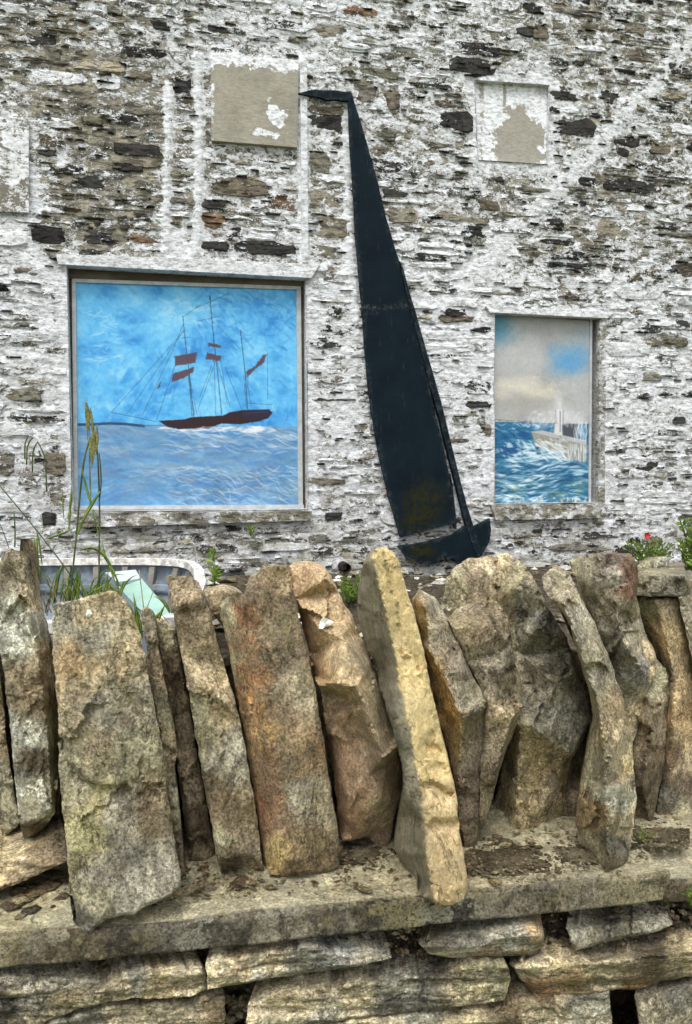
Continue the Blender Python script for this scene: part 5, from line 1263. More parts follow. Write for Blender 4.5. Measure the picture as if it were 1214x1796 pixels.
ledge('ledge_slab', [(-420, 1682), (0, 1644), (150, 1632), (300, 1622), (420, 1606), (600, 1588), (700, 1580), (820, 1566), (1000, 1548), (1130, 1538), (1178, 1530)],
      [(-420, 1744), (0, 1702), (150, 1690), (300, 1674), (420, 1664), (600, 1642), (700, 1634), (820, 1620), (1000, 1602), (1110, 1590), (1160, 1582)], YF, .34,
      [(20, 1680, GR, (.6, .3, .5)), (120, 1670, S(128, 118, 98), (.9, .4, .4)), (250, 1660, DG, (.4, .8, .4)), (380, 1640, DG, (.9, .5, .4)), (480, 1630, GR, (.8, .5, .5)), (600, 1610, DG, (.8, .7, .4)), (700, 1600, S(84, 80, 74), (.8, .9, .4)), (780, 1600, S(80, 76, 72), (1., .9, .3)), (880, 1590, GR, (.4, .3, .4)), (1000, 1575, GR, (.4, .3, .4)), (1120, 1560, S(156, 148, 122), (.3, .2, .3))],
      'long ledge slab under the upright stones')
ledge('ledge_slab', [(1166, 1547), (1190, 1547), (1760, 1500)], [(1160, 1585), (1190, 1586), (1760, 1542)], YF+.035, .30, [(1180, 1560, DB), (1200, 1530, S(176, 166, 130))], 'shorter ledge slab set back at the right', wear=(.3, .4, .4))
ledge('ledge_slab', [(-110, 1756+20), (-90, 1775)], [(-110, 1800), (-90, 1799)], YF+.2, .1, [(0, 1780, DB)], 'buried slab end') if False else None

# lower courses
LW = 'walling_stone'
TA, GY = S(204, 186, 144), S(156, 150, 132)
rock(LW, [(-80, 1716), (0, 1709), (40, 1707), (70, 1708), (110, 1716), (180, 1722), (160, 1736), (110, 1738), (50, 1746), (0, 1752), (-80, 1758)], YF+.010, [(30, 1720, S(170, 164, 148)), (100, 1728, GY), (0, 1745, DG)], mat=LAYER, bed=.004, s=4, wear=(.4, .5, .5))
rock(LW, [(-80, 1762), (0, 1756), (60, 1744), (120, 1740), (165, 1738), (200, 1716), (260, 1706), (310, 1704), (355, 1694), (360, 1702), (362, 1735), (335, 1747), (290, 1752), (240, 1750), (190, 1758), (130, 1770), (80, 1795), (50, 1820), (-80, 1830)], YF-.002, [(20, 1775, DG), (60, 1765, GY), (100, 1760, TA), (160, 1750, TA), (220, 1735, TA), (280, 1735, YL), (340, 1725, TA), (240, 1715, GY), (60, 1790, TA)], mat=LAYER, bed=.006, s=4, rough=1.6, wear=(.4, .4, .5))
rock(LW, [(60, 1810), (100, 1792), (140, 1777), (200, 1764), (260, 1759), (330, 1754), (394, 1746), (396, 1780), (392, 1850), (20, 1850)], YF+.006, [(150, 1785, GY), (250, 1775, TA), (200, 1790, TA), (330, 1780, TA), (380, 1775, BR)], mat=LAYER, bed=.004, s=4, rough=1.4, wear=(.4, .4, .5))
rock(LW, [(361, 1692), (400, 1684), (450, 1677), (500, 1666), (535, 1658), (560, 1662), (600, 1668), (650, 1675), (688, 1680), (640, 1692), (590, 1700), (530, 1708), (470, 1716), (410, 1728), (365, 1735)], YF-.002, [(380, 1705, TA), (420, 1700, S(190, 168, 124)), (480, 1680, TA), (520, 1690, GY), (590, 1682, S(150, 148, 140)), (660, 1682, GY), (450, 1710, GY)], mat=LAYER, bed=.006, s=4, rough=1.5, wear=(.5, .3, .8), steps=[([(400, 1712), (470, 1690), (560, 1668)], .008, 14)])
rock(LW, [(436, 1762), (470, 1748), (520, 1742), (600, 1730), (640, 1718), (700, 1714), (780, 1706), (850, 1690), (885, 1687), (893, 1700), (895, 1720), (885, 1755), (800, 1765), (700, 1775), (600, 1790), (520, 1802), (430, 1810)], YF+.002, [(470, 1780, TA), (540, 1760, TA), (560, 1785, GY), (620, 1745, TA), (680, 1750, DG), (760, 1745, DG), (700, 1720, GY), (840, 1710, OL), (870, 1735, OL), (820, 1755, TA)], mat=LAYER, bed=.006, s=4, rough=1.5, wear=(.4, .5, .5))
rock(LW, [(735, 1655), (770, 1640), (850, 1622), (910, 1611), (940, 1625), (955, 1640), (955, 1660), (930, 1675), (870, 1678), (800, 1682), (755, 1674)], YF+.006, [(770, 1660, S(160, 146, 122)), (830, 1645, GY), (900, 1635, GY), (945, 1640, S(196, 160, 108)), (850, 1672, BR), (930, 1668, BR)], ridges=[[(738, 1662, -.005), (840, 1662, -.012), (890, 1642, -.012), (952, 1642, -.004)]], mat=LAYER, bed=.003, s=4, wear=(.4, .5, .4), bz=lambda x, y: .012)
rock(LW, [(993, 1628), (1030, 1622), (1080, 1618), (1130, 1612), (1178, 1622), (1150, 1635), (1100, 1645), (1050, 1656), (1010, 1668), (1000, 1650)], YF+.012, [(1010, 1640, GY), (1060, 1640, S(96, 96, 94)), (1130, 1625, GY)], s=4, wear=(.4, .9, .5), round_=.008)
rock(LW, [(893, 1690), (950, 1672), (1000, 1670), (1045, 1682), (1100, 1672), (1160, 1660), (1214, 1646), (1290, 1640), (1290, 1705), (1214, 1712), (1160, 1720), (1120, 1735), (1080, 1736), (1040, 1745), (1000, 1750), (945, 1758), (930, 1735), (905, 1705)], YF+.002, [(930, 1690, TA), (980, 1680, YL), (1050, 1690, TA), (1200, 1660, YL), (940, 1730, S(160, 116, 76)), (1000, 1725, S(150, 122, 82)), (1080, 1710, TA), (1100, 1725, S(150, 110, 70)), (1180, 1695, BR), (1150, 1680, DB)], ridges=[[(905, 1700, -.002), (960, 1698, -.010), (1040, 1692, -.012), (1120, 1680, -.010), (1214, 1668, -.006)]], bz=lambda x, y: .018, mat=LAYER, bed=.004, s=4, rough=1.4, wear=(.4, .5, .5))
rock(LW, [(420, 1850), (430, 1822), (560, 1798), (700, 1782), (850, 1768), (900, 1762), (960, 1758), (1030, 1746), (1068, 1738), (1074, 1800), (1072, 1850)], YF+.010, [(650, 1790, TA), (800, 1780, TA), (750, 1790, GY), (950, 1775, TA), (1040, 1770, GY), (900, 1785, BR)], mat=LAYER, bed=.005, s=4, rough=1.4, wear=(.4, .4, .5))
rock(LW, [(1113, 1748), (1160, 1736), (1214, 1728), (1290, 1724), (1290, 1850), (1132, 1850), (1120, 1800)], YF+.010, [(1140, 1770, PB), (1190, 1760, DG), (1200, 1780, PB)], s=4, wear=(.5, .5, .5))

for xa, xe in ((-430, -82), (1292, 1760)):
    for yy in (1640 if xa > 0 else 1760, 1700 if xa > 0 else 1810, 1765 if xa > 0 else 1860):
        x_ = xa
        while x_ < xe-20:
            w_ = min(rb.uniform(110, 240), xe-x_); h_ = rb.uniform(44, 54)
            dy_ = -.09*(x_-(1292 if xa > 0 else -82))
            rock(LW, [(x_, yy+6+dy_), (x_+w_*.5, yy+dy_-.045*w_), (x_+w_-4, yy+4+dy_-.09*w_), (x_+w_-2, yy+h_+dy_-.09*w_), (x_+w_*.5, yy+h_+dy_-.045*w_), (x_+2, yy+h_-4+dy_)], YF+.012, [(x_, yy, TA), (x_+w_, yy+20, GY), (x_+w_*.5, yy+40, BR)], mat=LAYER, bed=.004, s=8, wear=(.4, .4, .5))
            x_ += w_
# packing of soil and rubble, with the deep holes left open
def packing():
    s = 5.0
    gx, gy = np.meshgrid(np.arange(-430, 1780, s), np.arange(1545, 1900, s))
    P_ = np.stack([gx.ravel(), gy.ravel()], 1)
    n = fbm(P3(P_[:, 0]*.03, P_[:, 1]*.04, 4), 5, .62)
    Y = YF+.080+n*.036+fbm(P3(P_[:, 0]*.12, P_[:, 1]*.12, 9), 3, .6)*.018
    hole = np.zeros(len(P_))
    for cx, cy, rx, ry in [(1094, 1780, 26, 50), (416, 1775, 22, 34), (905, 1730, 18, 28), (260, 1690, 5, 5)]:
        hole = np.maximum(hole, sstep(1.3, .8, np.hypot((P_[:, 0]-cx)/rx, (P_[:, 1]-cy)/ry)))
    Y = Y+hole*.13+.25*sstep(0, -25, P_[:, 1]-np.interp(P_[:, 0], [0, 1214, 1780], [1600, 1600, 1560]))
    V = onY(P_, Y)
    i = np.arange(gx.size).reshape(gx.shape)
    F = np.stack([i[:-1, :-1], i[1:, :-1], i[1:, 1:], i[:-1, 1:]], -1).reshape(-1, 4)
    o = link_mesh('soil_packing', V, F, SOIL, dry); tag(o, kind='stuff')
    # solid core of the wall below, closing its back and top
    x0, x1 = -1.4, 2.0; y0, y1 = YF+.34, YF+.62
    zz = ZS-.02
    vv = [(x0, y0, 0), (x1, y0, 0), (x1, y1, 0), (x0, y1, 0), (x0, y0, zz), (x1, y0, zz), (x1, y1, zz), (x0, y1, zz)]
    link_mesh('wall_core', vv, [(0, 1, 5, 4), (1, 2, 6, 5), (2, 3, 7, 6), (3, 0, 4, 7), (4, 5, 6, 7)], SOIL, dry, smooth=False)
packing()

# crumbs, chips and grit
def crumbs(name, pts, sizes, mat, parent, tints, flat=.6, seed=1):
    rnd = random.Random(seed); V, F, T = [], [], []
    base = [(1, 0, 0), (-1, 0, 0), (0, 1, 0), (0, -1, 0), (0, 0, 1), (0, 0, -1), (.7, .7, .4), (-.7, .6, .5), (.6, -.7, -.3), (-.6, -.7, .5)]
    import bmesh
    for p, s_ in zip(pts, sizes):
        bm = bmesh.new()
        a = rnd.uniform(0, 6.28); ca, sa = math.cos(a), math.sin(a); st = rnd.uniform(.6, 1.7)
        for b in base:
            x, y, z = [c*rnd.uniform(.6, 1.1) for c in b]; x *= st; z *= flat
            bm.verts.new((x*ca-y*sa, x*sa+y*ca, z))
        r_ = bmesh.ops.convex_hull(bm, input=bm.verts[:])
        bm.verts.index_update()
        o0 = len(V)
        tc = rnd.choice(tints); k = rnd.uniform(.7, 1.25)
        for v_ in bm.verts: V.append((p[0]+v_.co.x*s_, p[1]+v_.co.y*s_, p[2]+v_.co.z*s_)); T.append([c*k for c in tc])
        for f in bm.faces: F.append(tuple(o0+q.index for q in f.verts))
        bm.free()
    T = np.array(T)
    o = link_mesh(name, V, F, mat, parent, smooth=False, attrs={'tint': T, 'wear': np.tile([.3, .3, .3], (len(V), 1))})
    tag(o, kind='stuff'); return o
rnd = random.Random(4)
pts, sz = [], []
for _ in range(900):            # along the back of the ledge
    x = rnd.uniform(-80, 1200)
    edge = np.interp(x, [-80, 0, 300, 600, 820, 1180], [1650, 1644, 1622, 1588, 1566, 1530])
    back = rnd.random()**.6
    y = edge-28-back*75
    if 820 < x < 1010: y = edge-12-back*90
    p = onZ([(x, y)], ZS+.002)[0]; pts.append(p); sz.append(rnd.choice([.0015, .002, .003, .004, .006])*rnd.uniform(.7, 1.5))
for x, y, s_ in [(40, 1578, .022), (75, 1560, .026), (20, 1590, .020), (95, 1552, .014), (110, 1572, .012), (55, 1596, .016), (420, 1546, .016), (440, 1548, .012), (640, 1560, .010), (870, 1545, .012), (30, 1563, .018)]:
    pts.append(onZ([(x, y)], ZS+.003)[0]); sz.append(s_)
crumbs('stone_chips', pts, sz, LAYER, dry, [S(150, 132, 96), S(90, 76, 58), S(120, 104, 78), S(176, 160, 120)], .35, 3)
pts, sz = [], []
for _ in range(2200):
    x = rnd.uniform(-60, 1240)
    eb = np.interp(x, [-80, 0, 300, 600, 820, 1180], [1708, 1702, 1674, 1642, 1620, 1585])
    y = eb+rnd.uniform(0, 60)**1.0
    if rnd.random() < .25: y = rnd.uniform(eb, 1790)
    if any(math.hypot((x-a_)/(c_*1.5), (y-b_)/(d_*1.5)) < 1 for a_, b_, c_, d_ in [(1094, 1780, 26, 50), (416, 1775, 22, 34), (905, 1730, 18, 28)]): continue
    Y = YF+.068+rnd.uniform(-.03, .015)
    pts.append(onY([(x, y)], Y)[0]); sz.append(rnd.choice([.0012, .002, .003, .004, .006])*rnd.uniform(.7, 1.4))
crumbs('packing_grit', pts, sz, ROCK, dry, [S(104, 92, 74), S(66, 56, 46), S(150, 140, 120), S(84, 62, 48), S(120, 108, 90)], .8, 6)
# loose soil heaps on the ledge between stones
def soil_patch(cx, cy, rx, ry, h):
    n, m2 = 50, 30
    a, b = np.meshgrid(np.linspace(-1, 1, n), np.linspace(-1, 1, m2)); a = a.ravel(); b = b.ravel()
    P_ = np.stack([cx+a*rx, cy+b*ry], 1)
    V = onZ(P_, ZS)
    k = 1-np.hypot(a, b)+1.1*fbm(P3(a*3.5+cx, b*3.5, 3), 5, .7)
    V[:, 2] += np.clip(k, -.15, 1)*h+fbm(P3(V[:, 0]*60, V[:, 1]*60, 3), 3, .6)*.003
    i = np.arange(n*m2).reshape(m2, n)
    F = np.stack([i[:-1, :-1], i[1:, :-1], i[1:, 1:], i[:-1, 1:]], -1).reshape(-1, 4)
    o = link_mesh('loose_soil', V, F, LSOIL, dry); tag(o, kind='stuff')
soil_patch(890, 1508, 90, 26, .009); soil_patch(640, 1498, 60, 18, .006); soil_patch(1010, 1500, 60, 14, .008); soil_patch(60, 1540, 70, 14, .006); soil_patch(1160, 1466, 50, 14, .010)
pts, sz = [], []
for cx, cy, rx, ry in [(890, 1512, 110, 34), (640, 1500, 80, 26), (1010, 1504, 90, 24), (1150, 1474, 70, 22), (370, 1550, 60, 8)]:
    for _ in range(int(rx*ry*.11)):
        a = rnd.gauss(0, .55); b = rnd.gauss(0, .55)
        pts.append(onZ([(cx+a*rx, cy+b*ry)], ZS+.004)[0]); sz.append(rnd.choice([.0012, .0018, .0026, .004])*rnd.uniform(.7, 1.5))
crumbs('soil_grit', pts, sz, ROCK, dry, [S(84, 76, 60), S(112, 100, 78), S(70, 62, 50), S(140, 130, 104)], .5, 17)
pts, sz = [], []
for _ in range(60):
    x = rnd.uniform(396, 440); pts.append(onY([(x, rnd.uniform(1748, 1790))], YF+.075)[0]); sz.append(rnd.choice([.003, .006, .009]))
crumbs('packing_grit', pts, sz, ROCK, dry, [S(120, 112, 94), S(84, 76, 62), S(160, 152, 134)], .8, 18)
# rubble at the foot of the house
pts, sz = [], []
for _ in range(700):
    x = rnd.uniform(-2.3, 3.2); t = rnd.random()**.5
    y = 2.2+t*1.8; bz_ = .93+.10*min(1, max(0, (y-2)/1.6))
    pts.append(np.array([x, y, bz_+.01])); sz.append(rnd.choice([.008, .012, .02, .03, .045])*rnd.uniform(.6, 1.3))
crumbs('rubble', pts, sz, ROCK, None, [S(150, 140, 120), S(120, 108, 88), S(176, 168, 150), S(96, 86, 72), S(214, 212, 204)], .6, 9)
for o in [o for o in col.objects if o.name.startswith('rubble')]: tag(o, 'loose rubble on the earth at the foot of the house wall', kind='stuff')

# ------------------------------------------------------------------ old dinghy
def dinghy():
    root = thing('dinghy', 'old open dinghy with peeling white gunwale and pale blue-grey ribbed inside', 'boat', (-.7, 2.4, .95))
    GW = simple_mat('peeling_white_gunwale', S(206, 204, 198), .8, .45, 34, .006)
    INS = simple_mat('blue_grey_boat_paint', S(124, 136, 146), .7, .4, 18, .002)
    RIB = simple_mat('rib_paint', S(120, 116, 110), .75, .3, 30, .002)
    MINT = simple_mat('mint_board_paint', S(146, 180, 168), .6, .16, 12)
    HW = simple_mat('pale_board_paint', S(178, 188, 192), .6, .15, 12)
    Zg = 1.235
    far = onZ([(-260, 984), (-100, 985), (66, 984), (160, 983), (260, 983), (316, 985)], Zg)
    corner = onZ([(336, 990), (346, 1002), (349, 1024)], Zg-.004)
    near = onZ([(330, 1075), (300, 1088), (200, 1094), (60, 1096), (-120, 1094), (-300, 1080)], Zg)
    rail = np.vstack([far, corner, near])
    L = np.concatenate([[0], np.cumsum(np.linalg.norm(np.diff(rail, axis=0), axis=1))]); t = np.linspace(0, L[-1], 120)
    R = np.stack([np.interp(t, L, rail[:, k]) for k in range(3)], 1)
    for _ in range(3): R[1:-1] = (R[:-2]+2*R[1:-1]+R[2:])/4
    cen = R.mean(0)
    d = np.gradient(R, axis=0); d /= np.linalg.norm(d, axis=1)[:, None]
    inn = np.stack([d[:, 1], -d[:, 0], np.zeros(len(d))], 1)
    sgn = np.sign(((cen-R)*inn).sum(1)); inn *= np.where(sgn == 0, 1, sgn)[:, None]
    n = len(R)
    def strip(name, offs, mat, close=True, sub=None):
        """sweep an (inward, down) section along the rail"""
        V = []; 
        idx = range(n) if sub is None else sub
        for k in idx:
            for a, b in offs: V.append(R[k]+inn[k]*a+np.array([0, 0, -b]))
        mm = len(offs); F = []; c = len(list(idx))
        for k in range(c-1):
            for q_ in range(mm if close else mm-1): F.append((k*mm+q_, k*mm+(q_+1) % mm, (k+1)*mm+(q_+1) % mm, (k+1)*mm+q_))
        return link_mesh(name, V, F, mat, root, smooth=False)
    strip('gunwale', [(-.022, -.008), (.012, -.009), (.014, .016), (-.022, .016)], GW)
    strip('planking', [(-.012, .02), (.0, .12), (.03, .13), (.04, .21), (.09, .225), (.16, .30), (.165, .31), (.12, .30), (.02, .23), (-.022, .12), (-.026, .02)], INS)
    strip('stringer', [(.02, .088), (.045, .088), (.045, .108), (.02, .108)], INS)
    for k in range(6, n-6, 4):
        V = []
        for a, b in [(.004, .022), (.034, .12), (.046, .21), (.15, .30)]:
            for s1, s2 in ((-.011, 0), (.011, 0), (.011, .016), (-.011, .016)):
                V.append(R[k]+inn[k]*(a+s2)+d[k]*s1+np.array([0, 0, -b]))
        F = []
        for r_ in range(3):
            for q_ in range(4): F.append((r_*4+q_, r_*4+(q_+1) % 4, (r_+1)*4+(q_+1) % 4, (r_+1)*4+q_))
        link_mesh('rib', V, F, RIB, root, smooth=False)
    # bottom boards
    fl = onZ([(-240, 1010), (300, 1012), (330, 1040), (300, 1080), (-260, 1080)], 1.235)
    fl[:, 2] = .94; fl2 = fl.copy(); fl2[:, 2] = .925
    V = np.vstack([fl, fl2]); n5 = 5
    link_mesh('bottom_board', V, [tuple(range(5)), tuple(range(5, 10))[::-1]]+[(i, (i+1) % 5, 5+(i+1) % 5, 5+i) for i in range(5)], INS, root, smooth=False)
    def plank(name, q, Ys, mat, lab, th=.012):
        A = np.vstack([onY([p], y)[0] for p, y in zip(q, Ys)]); nn = np.cross(A[1]-A[0], A[2]-A[0]); nn /= np.linalg.norm(nn)
        if nn[1] < 0: nn = -nn
        V = np.vstack([A, A+nn*th]); m3 = len(q)
        o = link_mesh(name, V, [tuple(range(m3)), tuple(range(m3, 2*m3))[::-1]]+[(i, (i+1) % m3, m3+(i+1) % m3, m3+i) for i in range(m3)], mat, None, smooth=False)
        tag(o, lab, 'board'); return o
    plank('board', [(186, 1005), (236, 1001), (248, 1014), (301, 1076), (300, 1088), (262, 1082), (238, 1062), (214, 1036)], [2.5, 2.5, 2.47, 2.15, 2.14, 2.14, 2.24, 2.38], MINT, 'pale mint green board leaning inside the dinghy')
    plank('board', [(184, 1004), (238, 999), (247, 1014), (206, 1021)], [2.46, 2.46, 2.42, 2.40], HW, 'short off-white board lying across the mint board in the dinghy')
    plank('board', [(180, 1010), (194, 1012), (246, 1074), (250, 1090), (240, 1090)], [2.38, 2.38, 2.1, 2.05, 2.05], simple_mat('dark_grey_oar_paint', S(96, 104, 112), .6, .2), 'narrow dark grey board slanting down inside the dinghy', .02)
dinghy()

# ------------------------------------------------------------------ plants
def blade(pts, Y, w, mat, name, parent, dY=0.0, tip=True, fold=.25):
    """leaf blade: pixel polyline at distance Y, w = width in px at its widest"""
    P_ = np.array(pts, float)
    L = np.concatenate([[0], np.cumsum(np.hypot(*np.diff(P_, axis=0).T))]); n = max(8, int(L[-1]/9)); t = np.linspace(0, L[-1], n)
    Q = np.stack([np.interp(t, L, P_[:, 0]), np.interp(t, L, P_[:, 1])], 1)
    for _ in range(2): Q[1:-1] = (Q[:-2]+2*Q[1:-1]+Q[2:])/4
    f = t/L[-1]
    ww = w*np.clip(np.sin(np.pi*(f*.86+.12)), .05, 1) if tip else np.full(n, w)
    d = np.gradient(Q, axis=0); d /= np.maximum(np.hypot(*d.T), 1e-6)[:, None]; nr = np.stack([-d[:, 1], d[:, 0]], 1)
    Yc = Y+dY*f
    mm = Y/FPX
    A = onY(Q-nr*ww[:, None]/2, Yc); B = onY(Q, Yc-ww*mm*fold); C_ = onY(Q+nr*ww[:, None]/2, Yc+ww*mm*.2)
    D = onY(Q, Yc-ww*mm*fold+.0012)
    V = np.vstack([A, B, C_, D]); F = []
    for k in range(n-1):
        for a, b in ((0, 1), (1, 2), (2, 3), (3, 0)): F.append((a*n+k, a*n+k+1, b*n+k+1, b*n+k))
    return link_mesh(name, V, F, mat, parent)
def stalk(pts, Y, w, mat, name, parent, dY=0.0):
    P_ = np.array(pts, float)
    L = np.concatenate([[0], np.cumsum(np.hypot(*np.diff(P_, axis=0).T))]); n = max(6, int(L[-1]/14)); t = np.linspace(0, L[-1], n)
    Q = np.stack([np.interp(t, L, P_[:, 0]), np.interp(t, L, P_[:, 1])], 1)
    for _ in range(2): Q[1:-1] = (Q[:-2]+2*Q[1:-1]+Q[2:])/4
    V, F = tube(onY(Q, Y+dY*t/L[-1]), w/2*Y/FPX, 6)
    return link_mesh(name, V, F, mat, parent)
def spike(pts, Y, w, parent):
    """drooping seed spike made of many small scales"""
    P_ = np.array(pts, float)
    L = np.concatenate([[0], np.cumsum(np.hypot(*np.diff(P_, axis=0).T))]); n = max(10, int(L[-1]/2.2)); t = np.linspace(0, L[-1], n)
    Q = np.stack([np.interp(t, L, P_[:, 0]), np.interp(t, L, P_[:, 1])], 1); W = onY(Q, Y)
    rr = w/2*Y/FPX*np.clip(np.sin(np.pi*np.clip(t/L[-1]*.9+.08, 0, 1)), .25, 1)*(1+.25*np.sin(np.arange(n)*2.3))
    V, F = tube(W, rr, 6)
    return link_mesh('seed_spike', V, F, SEED, parent)
Yg = 1.50
sedge = thing('sedge_plant', 'tall green sedge with drooping seed spikes in front of the ship painting', 'plant', tuple(onY([(150, 1060)], Yg)[0]))
stalk([(122, 1060), (128, 1000), (135, 930), (141, 860), (148, 800), (158, 768)], Yg, 3.2, STALK, 'stalk', sedge)
stalk([(174, 1060), (174, 980), (175, 900), (174, 860), (172, 800), (166, 755), (156, 720), (151, 706)], Yg+.03, 3.0, STALK, 'stalk', sedge)
stalk([(174, 880), (178, 860), (178, 830), (174, 795)], Yg+.04, 2.4, STALK, 'stalk', sedge)
stalk([(0, 852), (30, 888), (66, 932), (100, 976), (140, 1030), (150, 1060)], Yg+.02, 2.2, STALK, 'stalk', sedge)
for q in [[(149, 704), (151, 720), (153, 740), (154, 772)], [(153, 706), (155, 725), (156, 745), (157, 762)], [(158, 715), (162, 740), (163, 765)], [(163, 748), (162, 780), (161, 822)], [(170, 745), (171, 770), (168, 800)], [(166, 750), (165, 790), (163, 815)], [(158, 765), (160, 790), (159, 810)]]:
    spike(q, Yg, 5.0, sedge)
for q, w in [([(160, 890), (154, 862), (146, 835), (143, 818)], 5), ([(160, 890), (158, 840), (157, 800), (155, 770)], 3.5), ([(121, 930), (122, 900), (125, 870), (126, 845)], 6), ([(112, 910), (110, 880), (110, 855)], 3.2),
             ([(176, 862), (160, 885), (150, 905), (138, 925)], 8), ([(150, 905), (140, 925), (134, 945)], 6), ([(170, 905), (160, 885), (176, 950), (180, 960)], 3), ([(78, 946), (100, 940), (120, 930), (135, 925)], 5),
             ([(70, 1020), (66, 990), (64, 960), (66, 930)], 7), ([(74, 990), (70, 960), (66, 930)], 4), ([(96, 1058), (98, 1030), (103, 1005), (112, 986)], 9), ([(106, 1056), (110, 1030), (112, 1010)], 5), ([(128, 1055), (134, 1020), (137, 996)], 9),
             ([(134, 1052), (138, 1025), (142, 1000), (136, 995)], 6), ([(140, 965), (160, 958), (178, 965), (190, 985), (205, 1015), (214, 1035)], 7), ([(205, 1030), (195, 1000), (182, 968), (178, 940)], 4), ([(240, 1085), (225, 1065), (205, 1040), (180, 1010)], 8),
             ([(150, 1060), (146, 1030), (130, 1005)], 4), ([(160, 1058), (150, 1040), (140, 1015)], 4), ([(174, 1050), (165, 1035), (152, 1022)], 4), ([(76, 1000), (90, 1020), (97, 1040)], 2.5), ([(60, 945), (63, 960), (66, 990), (72, 1018)], 5),
             ([(150, 1045), (170, 1035), (190, 1022)], 4), ([(118, 1058), (114, 1040), (100, 1030)], 5)]:
    blade(q, Yg+random.uniform(-.03, .05), w*.82, LEAF, 'leaf', sedge)
rg = random.Random(12)
for _ in range(34):
    x = rg.uniform(76, 215); h = rg.uniform(25, 75)*(1.3 if rg.random() < .2 else 1); a = rg.uniform(-.5, .5)
    y0_ = 1062 if x > 95 else 1075
    q = [(x, y0_), (x+a*h*.35, y0_-h*.5), (x+a*h*1.1, y0_-h*.95), (x+a*h*1.7, y0_-h*rg.uniform(.75, 1.0))]
    if rg.random() < .7: blade(q, Yg+rg.uniform(-.02, .08), rg.uniform(2.2, 4.5), LEAF, 'leaf', sedge)
    else: stalk(q, Yg+rg.uniform(-.02, .08), 1.3, STRAW, 'dry_stem', sedge)
tuft = thing('grass_tuft', 'small green grass tuft growing from behind the widest slab top corner', 'grass', tuple(onY([(245, 1110)], 1.42)[0]))
for q, w in [([(246, 1120), (240, 1080), (234, 1040)], 6), ([(243, 1110), (238, 1085), (228, 1060)], 4), ([(250, 1120), (246, 1090), (242, 1070)], 5), ([(298, 1075), (290, 1058), (280, 1048), (270, 1046)], 6), ([(278, 1092), (282, 1075), (290, 1060)], 5), ([(244, 1128), (243, 1100), (240, 1070)], 4), ([(272, 1090), (276, 1080), (282, 1072)], 6)]:
    blade(q, 1.43, w, LEAF, 'leaf', tuft)
for q in [[(278, 1080), (290, 1092), (302, 1104)], [(284, 1078), (294, 1090), (303, 1100)], [(258, 1066), (268, 1040), (276, 1018)], [(252, 1066), (248, 1030), (244, 1000)], [(83, 1080), (80, 1066), (76, 1050)], [(90, 1075), (84, 1060), (80, 1040)]]:
    stalk(q, 1.43, 1.6, STRAW, 'dry_stem', tuft)
lf = thing('sedge_plant', 'thin arching sedge stems with hanging spikes at the left edge of the white wall', 'plant', tuple(onY([(-40, 1000)], 1.6)[0]))
for q in [[(44, 805), (43, 780), (45, 768), (50, 764)], [(47, 815), (47, 785), (50, 770), (58, 767)], [(57, 828), (57, 790), (60, 778), (66, 775)], [(82, 862), (81, 835), (81, 812)], [(68, 790), (72, 800)]]:
    stalk(q, 1.6, 2.4, STALK, 'spike_stem', lf)
for q in [[(-40, 800), (-10, 900), (6, 930), (16, 962)], [(26, 960), (27, 930), (25, 900)], [(-40, 780), (0, 760), (40, 764), (50, 764)], [(66, 775), (75, 790), (82, 812)]]:
    stalk(q, 1.6, 1.3 if q[0][0] < 0 else 2.4, STALK, 'stalk', lf)
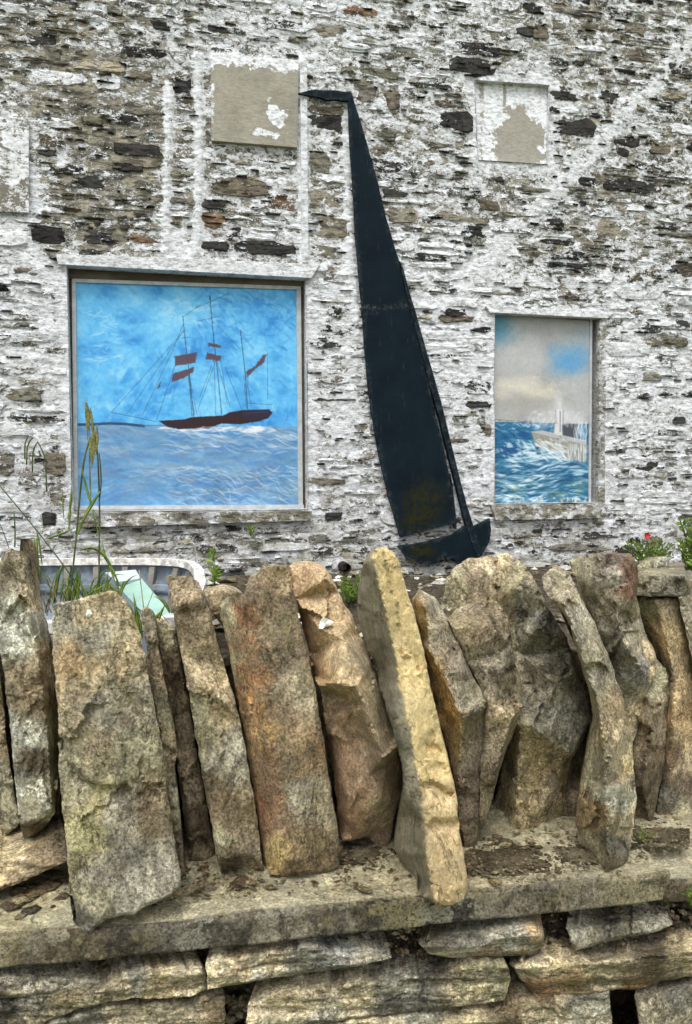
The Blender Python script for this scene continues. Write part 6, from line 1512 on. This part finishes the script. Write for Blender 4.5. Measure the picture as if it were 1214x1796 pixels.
def leafy(name, label, cx, cy0, cy1, spread, n, w, Yc, seed, cat='plant', lean=0):
    r_ = random.Random(seed)
    root = thing(name, label, cat, tuple(onY([(cx, cy0)], Yc)[0]))
    for k in range(n):
        bx = cx+r_.uniform(-.3, .3)*spread; tx = cx+r_.uniform(-1, 1)*spread+lean; ty = cy1+(cy0-cy1)*r_.random()**1.3*.6
        pts = [(bx, cy0), ((bx*1.2+tx*.8)/2, (cy0+ty)/2), (tx, ty)]
        stalk(pts, Yc+r_.uniform(-.08, .08), 1.3, STALK, 'stem', root)
        V, F = [], []
        for q_ in range(9):
            f = r_.uniform(.25, 1.0); x = np.interp(f, [0, .5, 1], [p[0] for p in pts]); y = np.interp(f, [0, .5, 1], [p[1] for p in pts])
            a = r_.uniform(-2.9, .2); ll = r_.uniform(.6, 1.4)*w
            p0 = (x, y); p1 = (x+math.cos(a)*ll, y+math.sin(a)*ll); nx, ny = -math.sin(a)*ll*.2, math.cos(a)*ll*.2
            mid = ((p0[0]+p1[0])/2, (p0[1]+p1[1])/2)
            yy = Yc+r_.uniform(-.08, .08)
            o0 = len(V); V += [onY([p0], yy)[0], onY([(mid[0]+nx, mid[1]+ny)], yy+.004)[0], onY([p1], yy-.004)[0], onY([(mid[0]-nx, mid[1]-ny)], yy-.002)[0]]
            F += [(o0, o0+1, o0+2), (o0, o0+2, o0+3)]
        link_mesh('leaves', V, F, LEAF, root, smooth=False)
    return root
pp_ = leafy('poppy_plant', 'bushy green plant with one red poppy beside the white wall at right', 1140, 1005, 948, 46, 52, 8, 3.3, 3)
V, F = [], []
c = onY([(1134, 939)], 3.2)[0]
for k in range(5):
    a = k*1.256; o0 = len(V); r_ = .014
    V += [c, c+np.array([math.cos(a-.6)*r_*.9, -.006, math.sin(a-.6)*r_*.9]), c+np.array([math.cos(a)*r_*1.25, -.010, math.sin(a)*r_*1.25]), c+np.array([math.cos(a+.6)*r_*.9, -.006, math.sin(a+.6)*r_*.9])]
    F += [(o0, o0+1, o0+2), (o0, o0+2, o0+3)]
link_mesh('flower', V, F, RED, pp_, smooth=False)
stalk([(1140, 985), (1137, 960), (1134, 940)], 3.2, 1.2, STALK, 'stem', pp_)
leafy('leafy_bush', 'dense green bush cut by the right edge beside the poppy plant', 1222, 1030, 905, 34, 60, 11, 3.0, 5)
leafy('grass_clump', 'low bright grass clump below the dark pipe', 616, 1060, 1010, 24, 30, 8, 3.2, 7)
leafy('weed', 'single upright weed between the dinghy and the brown stones', 377, 1030, 955, 6, 5, 12, 2.6, 9)
leafy('weed', 'tiny weed under the middle of the ship painting sill', 440, 940, 918, 10, 4, 6, 3.75, 12)
leafy('weed', 'low weeds at the back of the ledge beside the tan end stone', 1130, 1480, 1455, 24, 14, 7, 1.32, 14)
leafy('moss_cushion', 'bright green moss on the wall below the short slab at the right edge', 1216, 1595, 1552, 14, 22, 7, YF-.01, 15)
